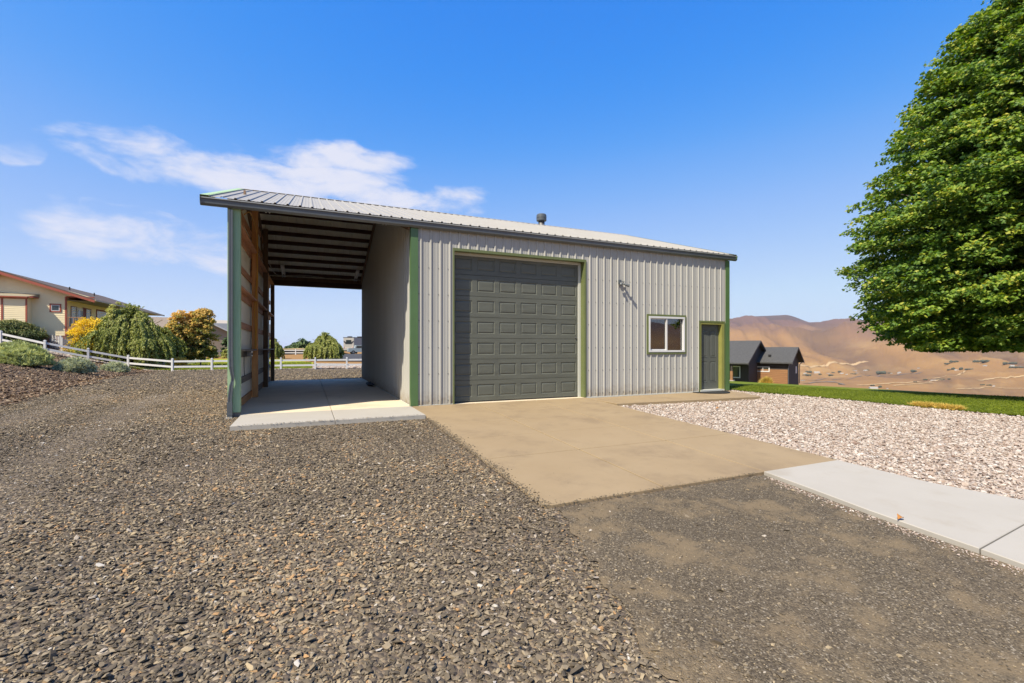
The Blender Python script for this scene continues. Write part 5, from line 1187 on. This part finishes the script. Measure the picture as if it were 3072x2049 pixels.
# boxed bay on the gable with its own little roof
bx0, bx1, byf = -24.35, -22.92, 39.45
part('bay_box', MB().box(bx0 - 1.2, bx1, byf, YW, 2.75, 5.42), m_ysid, yh)
laps('bay_siding', lambda s_, o, z: (s_, byf - o, z), bx0 - 1.2, bx1, 2.75, 5.25, m_ysid, yh)
for x_ in (bx0 - .1, bx1 - .09): part('bay_trim', MB().box(x_, x_ + .11, byf - .045, byf - .001, 2.75, 5.26), m_red, yh)
part('bay_header', MB().box(bx0 - 1.2, bx1 + .06, byf - .05, byf - .001, 5.26, 5.40), m_salmon, yh)
part('bay_fascia', MB().box(bx0 - 1.3, bx1 + .12, byf - .26, byf - .20, 5.36, 5.44).box(bx1 + .12, bx1 + .45, YW - .9, YW - .02, 5.38, 5.46), m_red, yh)
part('bay_roof', MB().add([(bx0 - 1.3, byf - .26, 5.45), (bx1 + .12, byf - .26, 5.45), (bx1 + .5, YW - .02, 5.72), (bx0 - .1, YW - .02, 5.78), (bx0 - 1.3, YW - .02, 5.78), (bx1 + .5, YW - .02, 5.45), (bx0 - 1.3, YW - .02, 5.45)], [(0, 1, 3, 4), (1, 2, 3), (1, 5, 2), (0, 6, 5, 1)]), mat('bay_roof_tan', (.36, .31, .22), (.30, .26, .18), scale=8, rough=.8), yh)

# the brown house down the lawn, built in its own frame
m_bsid = mat('dark_brown_siding', (.060, .048, .042), (.052, .042, .037), scale=2, rough=.8)
m_bshin = mat('charcoal_shingles', (.060, .060, .060), (.105, .103, .10), scale=7, rough=.9, bump=.5, bscale=16, stretch=(1, 1, 3), contrast=1.6)
m_cedar = mat('orange_cedar', (.40, .21, .09), (.28, .13, .055), scale=2, rough=.7, stretch=(1, .4, 5))
O = (CAMP[0] + 56 * FW[0] + 33.9 * RT[0], CAMP[1] + 56 * FW[1] + 33.9 * RT[1])
bdir = (.673 * RT[0] + .74 * FW[0], .673 * RT[1] + .74 * FW[1])
bh = thing('brown_house', 'dark brown house with charcoal roof and orange wood panel below the lawn', 'house', (O[0], O[1], 0), math.atan2(bdir[1], bdir[0]))
LP = dict(local=True)
def gable(parent, x0, x1, xr, y0, y1, ze, zr, th=.16):
    for a, sgn in ((x0, -1), (x1, 1)):
        part('roof', MB().prism([(xr, zr), (a, ze), (a, ze - th), (xr, zr - th)], y0, y1), m_bshin, parent, **LP)
    for yy in (y0 - .03, y1 + .002):
        for a in (x0, x1): part('rake_board', MB().prism([(xr, zr - .02), (a, ze - .02), (a, ze - th - .12), (xr, zr - th - .14)], yy, yy + .03), m_bsid, parent, **LP)
gable(bh, 0, 7, 3.5, -.1, 5.2, -.48, 1.41)
gable(bh, -5.1, 5.7, .3, 3.43, 16, -.48, 2.24)
part('garage_walls', MB().prism([(.5, -4), (6.5, -4), (6.5, -.3), (3.5, 1.2), (.5, -.3)], .45, 5.2), m_bsid, bh, **LP)
part('main_walls', MB().prism([(-3.3, -4), (5.2, -4), (5.2, -.3), (.3, 2.0), (-3.3, .2)], 3.9, 15.6), m_bsid, bh, **LP)
for k_ in range(8): 
    part('cladding_board', MB().box(.47, .499, .5, 4.75, -3.25 + .235 * k_, -3.25 + .235 * k_ + .22), m_cedar, bh, **LP)
part('corner_board', MB().box(.44, .5, 4.75, 4.9, -3.3, -1.3), mat('pale_trim', (.6, .5, .38), rough=.7), bh, **LP)
fg = lambda s_, o, z: (.5 - o, s_, z)
win_unit(bh, fg, 2.55, 3.95, -1.66, -1.12, m_vinyl, .07, 1, local=True)
fm = lambda s_, o, z: (-3.3 - o, s_, z)
win_unit(bh, fm, 4.9, 5.75, -2.35, -1.0, m_vinyl, .07, 0, local=True)
pdr = part('porch_door', MB().box(-3.36, -3.3, 8.2, 9.3, -2.9, -.9), m_vinyl, bh, **LP)
link('door_glass', MB().box(-3.37, -3.361, 8.6, 9.2, -2.7, -1.05).mesh('door_glass', m_glassd), pdr, local=True)
for y_ in (5.3, 10.0):
    pc = part('porch_column', MB().box(-4.9, -4.72, y_, y_ + .18, -1.5, -.5), m_bsid, bh, **LP)
    link('column_sleeve', MB().box(-4.95, -4.67, y_ - .05, y_ + .23, -2.6, -1.5).mesh('sleeve', m_cedar), pc, local=True)
    link('stone_base', MB().box(-5.1, -4.5, y_ - .2, y_ + .4, -3.2, -2.6).mesh('base', mat('stone_base', (.42, .36, .3), (.5, .45, .4), scale=6, rough=.9)), pc, local=True)
part('gable_window', MB().box(4.6, 5.3, .42, .449, -2.0, -1.1), m_vinyl, bh, **LP)
part('downspout', MB().tube([(6.75, .1, -.6), (6.6, .35, -.9), (6.6, .38, -3.4)], .05, 6), m_gutter, bh, **LP)
part('downspout', MB().tube([(.2, .2, -.62), (.45, .42, -.9), (.45, .42, -3.2)], .04, 6), m_gutter, bh, **LP)
part('roof_vent', MB().box(1.1, 1.35, 2.5, 2.8, .25, .45), m_black, bh, **LP)

# houses beyond the weeping tree
def plain_house(name, label, px, d, wx, ly, hw, rise, rot, mw, mr, ov=.5, z=None, lap=.2):
    x, y, zz = pt(px, d); z = zz if z is None else z
    t = thing(name, label, 'house', (x, y, z), rot)
    part('walls', MB().box(-wx / 2, wx / 2, -ly / 2, ly / 2, -2.5, hw), mw, t, **LP)
    part('gable_end', MB().prism([(-ly / 2, hw), (ly / 2, hw), (0, hw + rise * .96)], -wx / 2, wx / 2, 'x'), mw, t, **LP)
    for sgn in (-1, 1):
        e_ = sgn * (ly / 2 + ov); ez = hw - rise * ov / (ly / 2)
        part('roof', MB().prism([(0, hw + rise + .12), (e_, ez + .12), (e_, ez), (0, hw + rise)], -wx / 2 - ov, wx / 2 + ov, 'x'), mr, t, **LP)
        for xe in (-wx / 2 - ov - .03, wx / 2 + ov):
            part('rake_board', MB().prism([(0, hw + rise + .1), (e_, ez + .1), (e_, ez - .14), (0, hw + rise - .16)], xe, xe + .03, 'x'), m_vinyl, t, **LP)
    for sgn in (-1, 1): laps('siding', lambda s_, o, z_, g=sgn: (s_, g * (ly / 2 + o), z_), -wx / 2, wx / 2, 0, hw, mw, t, lap=lap, local=True)
    part('corner_board', MB().box(wx / 2 - .02, wx / 2 + .05, -ly / 2 - .05, -ly / 2 + .1, 0, hw), m_vinyl, t, **LP)
    part('corner_board', MB().box(-wx / 2 - .05, -wx / 2 + .02, -ly / 2 - .05, -ly / 2 + .1, 0, hw), m_vinyl, t, **LP)
    part('window', frame_box(MB().box(-.6, .6, -ly / 2 - .03, -ly / 2 - .024, 1.0, 2.1), lambda s_, o, z_: (s_, -ly / 2 - o, z_), -.6, .6, 1.0, 2.1, .09, .02, .06), m_vinyl, t, **LP)
    return t
m_tans = mat('tan_siding', (.42, .34, .25), (.38, .31, .22), scale=2, rough=.7)
m_pale = mat('pale_roofing', (.50, .44, .38), (.44, .39, .33), scale=2, rough=.8)
m_tanr = mat('tan_roofing', (.33, .26, .20), (.28, .22, .17), scale=2, rough=.8)
m_greyr = mat('slate_grey_roofing', (.13, .14, .16), (.17, .18, .20), scale=4, rough=.9)
fc = lambda px_: -AZ - math.atan((px_ - 1536) / 1385.)
plain_house('tan_house', 'house with a tan brown roof showing right behind the top of the broad weeping tree', 425, 80, 11, 8, 3.1, 2.0, fc(425), m_tans, m_tanr, z=1.5)
plain_house('pale_house', 'house with a pale cream roof rising between the two orange leafed trees', 580, 88, 10, 8, 3.0, 2.0, fc(580), m_tans, m_pale, z=1.6)
plain_house('grey_roofed_house', 'house with slate grey roof and tan siding left of the bay post', 588, 72, 7.0, 8.6, 2.7, 2.3, fc(588) + PI / 2 + .05, m_tans, m_greyr, z=1.0)
plain_house('grey_roofed_wing', 'lower house with slate grey roof directly behind the bay post', 700, 86, 12, 8, 2.6, 2.2, fc(700), m_tans, m_greyr, z=.9)

# trailer, pickup, dark fence and bank seen through the bay
def vehicle_wheel(parent, x, y, z, r, w):
    o = part('wheel', MB().tube([(x, y - w / 2, z), (x, y + w / 2, z)], r, 20), m_black, parent, **LP)
    link('rim', MB().tube([(x, y - w / 2 - .01, z), (x, y + w / 2 + .01, z)], r * .55, 16).mesh('rim', m_steel), o, local=True)
m_rv = mat('trailer_fibreglass', (.50, .47, .42), (.44, .41, .37), scale=2, rough=.4)
m_rvd = mat('trailer_graphic', (.06, .055, .06), rough=.4); m_rvt = mat('trailer_swoop', (.66, .56, .48), rough=.4)
x, y, z = pt(1046, 104); rv = thing('travel_trailer', 'grey and tan travel trailer parked far behind the bay opening, its rear facing us', 'trailer', (x, y, z), -AZ - .12)
bevel(part('body', MB().box(-1.3, 1.3, 0, 9.5, .75, 3.75), m_rv, rv, **LP), .15, 3)
part('rear_window', MB().box(-.62, .62, -.03, -.004, 2.35, 3.15), m_glassd, rv, **LP)
part('graphic', MB().prism([(-1.2, 3.0), (-.62, 2.7), (-.62, 2.35), (.62, 2.35), (.62, 2.7), (1.2, 3.0), (1.2, 2.75), (.7, 2.2), (-.7, 2.2), (-1.2, 2.75)], -.022, -.003), m_rvd, rv, **LP)
part('graphic', MB().prism([(-1.0, 1.5), (.6, 1.35), (1.1, 2.2), (.95, 1.2), (.5, 1.12), (-1.0, 1.3)], -.020, -.002), m_rvt, rv, **LP)
part('roof_unit', MB().box(-.9, -.2, 1.2, 2.2, 3.75, 4.02), m_rvd, rv, **LP); part('roof_unit', MB().box(.1, .9, 4, 5, 3.75, 4.05), m_rvd, rv, **LP)
part('roof_rim', MB().box(-1.33, 1.33, -.02, 9.5, 3.66, 3.78), m_rvd, rv, **LP); part('bumper', MB().box(-1.2, 1.2, -.2, -.02, .6, .78), m_rvd, rv, **LP)
for sx_ in (-1.05, 1.05):
    for y_ in (5, 6): 
        o = part('wheel', MB().tube([(sx_ - .12, y_, .36), (sx_ + .12, y_, .36)], .36, 18), m_black, rv, **LP)
    part('tail_light', MB().box(sx_ - .06, sx_ + .06, -.03, -.001, 1.25, 1.6), mat('tail_red', (.35, .02, .02), rough=.3), rv, **LP)
x, y, z = pt(1083, 100); tk = thing('pickup_truck', 'pale blue grey pickup truck parked right of the travel trailer', 'truck', (x, y, z), -AZ + .5)
m_tk = mat('truck_paint', (.36, .42, .45), (.33, .39, .42), scale=1, rough=.25, spec=.6)
bevel(part('body', MB().prism([(-2.7, .5), (2.7, .5), (2.7, 1.05), (1.5, 1.2), (.6, 1.25), (.1, 1.85), (-1.1, 1.88), (-1.4, 1.25), (-2.7, 1.2)], -.95, .95), m_tk, tk, **LP), .05, 2)
part('side_window', MB().prism([(.4, 1.28), (.05, 1.75), (-1.0, 1.78), (-1.2, 1.28)], -.962, .962), m_glassd, tk, **LP)
part('windshield', MB().add([(.63, -.8, 1.28), (.63, .8, 1.28), (.16, .72, 1.8), (.16, -.72, 1.8)], [(0, 1, 2, 3)]), m_glassd, tk, **LP)
for x_ in (-1.75, 1.8):
    for y_ in (-.85, .85): vehicle_wheel(tk, x_, y_, .4, .4, .25)
for y_ in (-.7, .7): part('headlight', MB().box(2.69, 2.71, y_ - .15, y_ + .15, .85, 1.0), m_vinyl, tk, **LP)
m_dfence = mat('dark_privacy_board', (.055, .055, .06), (.075, .073, .075), scale=3, rough=.8)
p0 = pt(815, 92)[:2]; p1 = pt(952, 96)[:2]
df = thing('dark_board_fence', 'dark grey solid board fence in front of the straw coloured bank', 'fence', (p0[0], p0[1], zf1(*p0)))
nb = 44
for i in range(nb):
    k_ = (i + .5) / nb; x_ = p0[0] + (p1[0] - p0[0]) * k_; y_ = p0[1] + (p1[1] - p0[1]) * k_; z_ = zf1(x_, y_); L_ = math.hypot(p1[0] - p0[0], p1[1] - p0[1]) / nb
    o = link('board', MB().box(-L_ * .48, L_ * .48, -.02, .02, -.1, 1.0).mesh('board', m_dfence) if i == 0 else bpy.data.objects['board'].data, df); o.location = (x_, y_, z_); o.rotation_euler = (0, 0, math.atan2(p1[1] - p0[1], p1[0] - p0[0]))
bk = [pt(780, 104), pt(850, 104), pt(930, 106), pt(965, 108), pt(985, 112)]
P = np.zeros((5, 9, 3)); hh_ = [1.1, 1.25, .85, .5, 0]
for i, b_ in enumerate(bk):
    for j in range(9):
        t_ = j / 8; dx, dy = FW; P[i, j] = (b_[0] + dx * 16 * t_, b_[1] + dy * 16 * t_, b_[2] - .2 + (hh_[i] + .3) * math.sin(t_ * PI) ** .6)
struct(link('straw_bank', grid_mesh('straw_bank', P[:, ::-1], mat('straw_bank', (.50, .36, .16), (.40, .26, .11), scale=.6, rough=.95))))

# ------------------------------------------------------------------ the valley: farmsteads, tree clumps, tracks
m_fh = mat('far_white_wall', (.60, .57, .52), rough=.7); m_fr = mat('far_roof', (.46, .44, .41), rough=.6); m_frd = mat('far_roof_dark', (.20, .17, .16), rough=.8)
vh = [(2450, 1117, 17, 5, 0, 'longest white roofed shed at the left end of the valley settlement'), (2484, 1120, 10, 2, 1, 'low pale shed just right of the longest white shed'), (2525, 1120, 11, 3, 0, 'white building in the middle of the valley settlement'),
      (2563, 1112, 14, 3, 1, 'upper long white building of the valley settlement'), (2597, 1111, 13, 3, 0, 'bright white building at the right end of the valley settlement'), (2570, 1119, 9, 3, 1, 'small tan building under the long white one'),
      (2541, 1123, 8, 2, 0, 'smallest pale shed at the lower edge of the settlement'), (2698, 1118, 11, 5, 0, 'white barn standing alone right of the valley settlement'), (2675, 1120, 6, 2, 1, 'tiny white shed left of the lone white barn'),
      (2756, 1104, 7, 3, 1, 'small white house with dark roof up the valley slope'), (2620, 1163, 24, 6, 0, 'large white roof just over the lawn crest'), (2662, 1165, 5, 3, 1, 'small white shed right of the large white roof'),
      (2867, 1110, 8, 3, 0, 'left white house of the pair among trees on the knoll'), (2876, 1110, 5, 3, 1, 'right white house of the pair among trees on the knoll'), (2955, 1097, 12, 3, 0, 'white house alone high on the valley side'), (3036, 1097, 12, 4, 0, 'white farmhouse in the grove near the right edge'),
      (3060, 1100, 8, 3, 1, 'pale barn right of the farmhouse in the grove'), (2796, 1140, 9, 3, 1, 'white house in the lower tree row'), (2805, 1141, 6, 3, 0, 'second small house in the lower tree row'), (2981, 1158, 8, 3, 0, 'pale farmhouse low in the valley near the right edge'),
      (2408, 1141, 12, 3, 1, 'pale shed beside the corner of the brown house'), (2415, 1120, 10, 3, 0, 'pale house nearest the brown house in the valley settlement')]
for (px, py, w, h, dk, lab) in vh:
    p, d = at(px, py + h / 2, 80); s_ = d * w / 1385. * .85; hh_ = d * h / 1385. * .85
    t = thing('far_farmhouse', lab, 'building', p, R.uniform(-.3, .3) - AZ, 'far buildings in the valley')
    part('walls', MB().box(-s_ / 2, s_ / 2, -s_ / 4, s_ / 4, -1, hh_ * .65), m_fh, t, **LP)
    part('roof', MB().prism([(-s_ / 3.6, hh_ * .65), (s_ / 3.6, hh_ * .65), (0, hh_ * 1.1)], -s_ / 1.9, s_ / 1.9, 'x'), m_frd if dk else m_fr, t, **LP)
vt = [(2645, 1122, 24, 11, 'dark green tree clump left of the lone white barn'), (2668, 1121, 9, 6, 'small bush clump between the tree clump and the barn'), (2742, 1117, 13, 10, 'single dark tree right of the lone white barn'), (2520, 1117, 8, 6, 'tree above the middle of the settlement'),
      (2500, 1120, 8, 5, 'tree between the sheds of the settlement'), (2493, 1128, 14, 7, 'bush clump below the settlement'), (2461, 1125, 8, 6, 'dark bush under the longest white shed'), (2425, 1118, 20, 7, 'dark tree row at the left end of the settlement'),
      (2420, 1128, 24, 8, 'grey green brush by the brown house corner'), (2559, 1123, 18, 4, 'low brush row in the settlement'), (2605, 1112, 6, 5, 'bush beside the bright white building'), (2860, 1109, 8, 8, 'left rounded tree on the knoll'),
      (2884, 1109, 9, 9, 'tallest dark tree on the knoll'), (2848, 1111, 11, 5, 'low brush at the left of the knoll'), (2907, 1110, 22, 6, 'long hedge at the right of the knoll'), (2862, 1088, 26, 9, 'upper hollow filled with grey green trees'),
      (2845, 1093, 22, 6, 'lower hollow with grey green trees'), (2930, 1087, 18, 8, 'smaller of the two groves on the far slope'), (2960, 1087, 30, 10, 'larger of the two groves on the far slope'), (3030, 1093, 42, 9, 'grove behind the farmhouse near the right edge'),
      (3052, 1104, 46, 7, 'lower dark hedge in front of the farmhouse near the right edge'), (2775, 1141, 13, 6, 'left trees of the lower row'), (2820, 1139, 26, 4, 'long dark hedge of the lower row'), (2848, 1139, 9, 6, 'right tree of the lower row'),
      (2947, 1156, 12, 5, 'dark hedge low near the right edge'), (2968, 1157, 14, 5, 'hedge beside the pale low farmhouse'), (2617, 1158, 9, 6, 'dark tree on the large white roof by the lawn crest'), (2640, 1163, 7, 8, 'dark tree right of the large white roof'),
      (2746, 1147, 9, 4, 'lone bush in the tan field'), (2520, 1154, 9, 4, 'lone bush in the gully below the settlement')]
m_ft = mat('far_tree_leaves', (.06, .07, .045), (.10, .11, .07), scale=.08, rough=.9)
for (px, py, w, h, lab) in vt:
    p, d = at(px, py, 80); s_ = d * w / 1385.; hh_ = d * h / 1385. * .78
    t = thing('far_tree_clump', lab, 'trees', p, -AZ, 'far tree clumps in the valley')
    bm = bmesh.new(); nb_ = max(3, int(w / h * 3))
    for i in range(nb_):
        r_ = hh_ * R.uniform(.22, .6); cx_ = (i + R.uniform(.1, .9)) / nb_ * s_ - s_ / 2
        g_ = bmesh.ops.create_icosphere(bm, subdivisions=2, radius=1)
        for v in g_['verts']:
            j_ = 1 + .3 * (R.random() - .5); v.co = Vector((cx_ + v.co.x * r_ * j_ * 1.2, v.co.y * r_ * j_ + R.uniform(-.5, .5), hh_ * .45 + v.co.z * r_ * j_))
    me = bpy.data.meshes.new('foliage'); bm.to_mesh(me); bm.free(); me.materials.append(m_ft)
    link('foliage', me, t, local=True, kind='stuff')
    part('trunk', MB().box(-.4, .4, -.4, .4, -1, hh_ * .4), m_bark, t, **LP)

m_trk = mat('pale_dirt_track', (.55, .38, .19), (.48, .32, .155), scale=.01, rough=.95); m_trd = mat('grey_road', (.17, .14, .12), (.21, .17, .14), scale=.01, rough=.95)
for pts_, wd, m__ in ((((2425, 1142), (2500, 1140), (2570, 1131), (2640, 1127), (2700, 1124), (2765, 1118)), 9, m_trd), (((2570, 1157), (2650, 1152), (2750, 1147), (2830, 1141)), 9, m_trk), (((2400, 1098), (2520, 1092), (2600, 1085)), 26, m_trk),
                     (((2895, 1113), (2875, 1126), (2820, 1133), (2780, 1138)), 7, m_trk), (((2935, 1142), (2980, 1136), (3030, 1131), (3085, 1126)), 12, m_trk), (((2870, 1168), (2950, 1163), (3085, 1167)), 8, m_trk), (((2680, 1158), (2760, 1152), (2800, 1149)), 7, m_trk), (((2410, 1150), (2480, 1146), (2530, 1155)), 14, m_trd)):
    g3 = [at(px_, py_, 80)[0] for px_, py_ in pts_]; q2 = resample([p_[:2] for p_ in g3], 60); tg = np.gradient(q2, axis=0); tg /= np.hypot(tg[:, 0], tg[:, 1])[:, None]; nn_ = np.stack([-tg[:, 1], tg[:, 0]], -1)
    Pt = np.stack([np.c_[q2 + nn_ * wd * e_, zf(*(q2 + nn_ * wd * e_).T) + 1.6] for e_ in (-.5, 0, .5)])
    struct(link('farm_track', grid_mesh('farm_track', Pt, m__)))
# ------------------------------------------------------------------ the air
hz = bpy.data.materials.new('pale_haze'); hz.use_nodes = True; t = hz.node_tree; t.nodes.remove(t.nodes['Principled BSDF'])
pv = N('ShaderNodeVolumePrincipled', t); pv.inputs['Color'].default_value = (.80, .86, 1.0, 1); pv.inputs['Density'].default_value = 3.0e-5; pv.inputs['Anisotropy'].default_value = 0.1
Lk(pv.outputs[0], t.nodes['Material Output'].inputs['Volume'], t)
o = part('haze', MB().box(-11000, 11000, -11000, 11000, -330, 760), hz, kind='stuff')
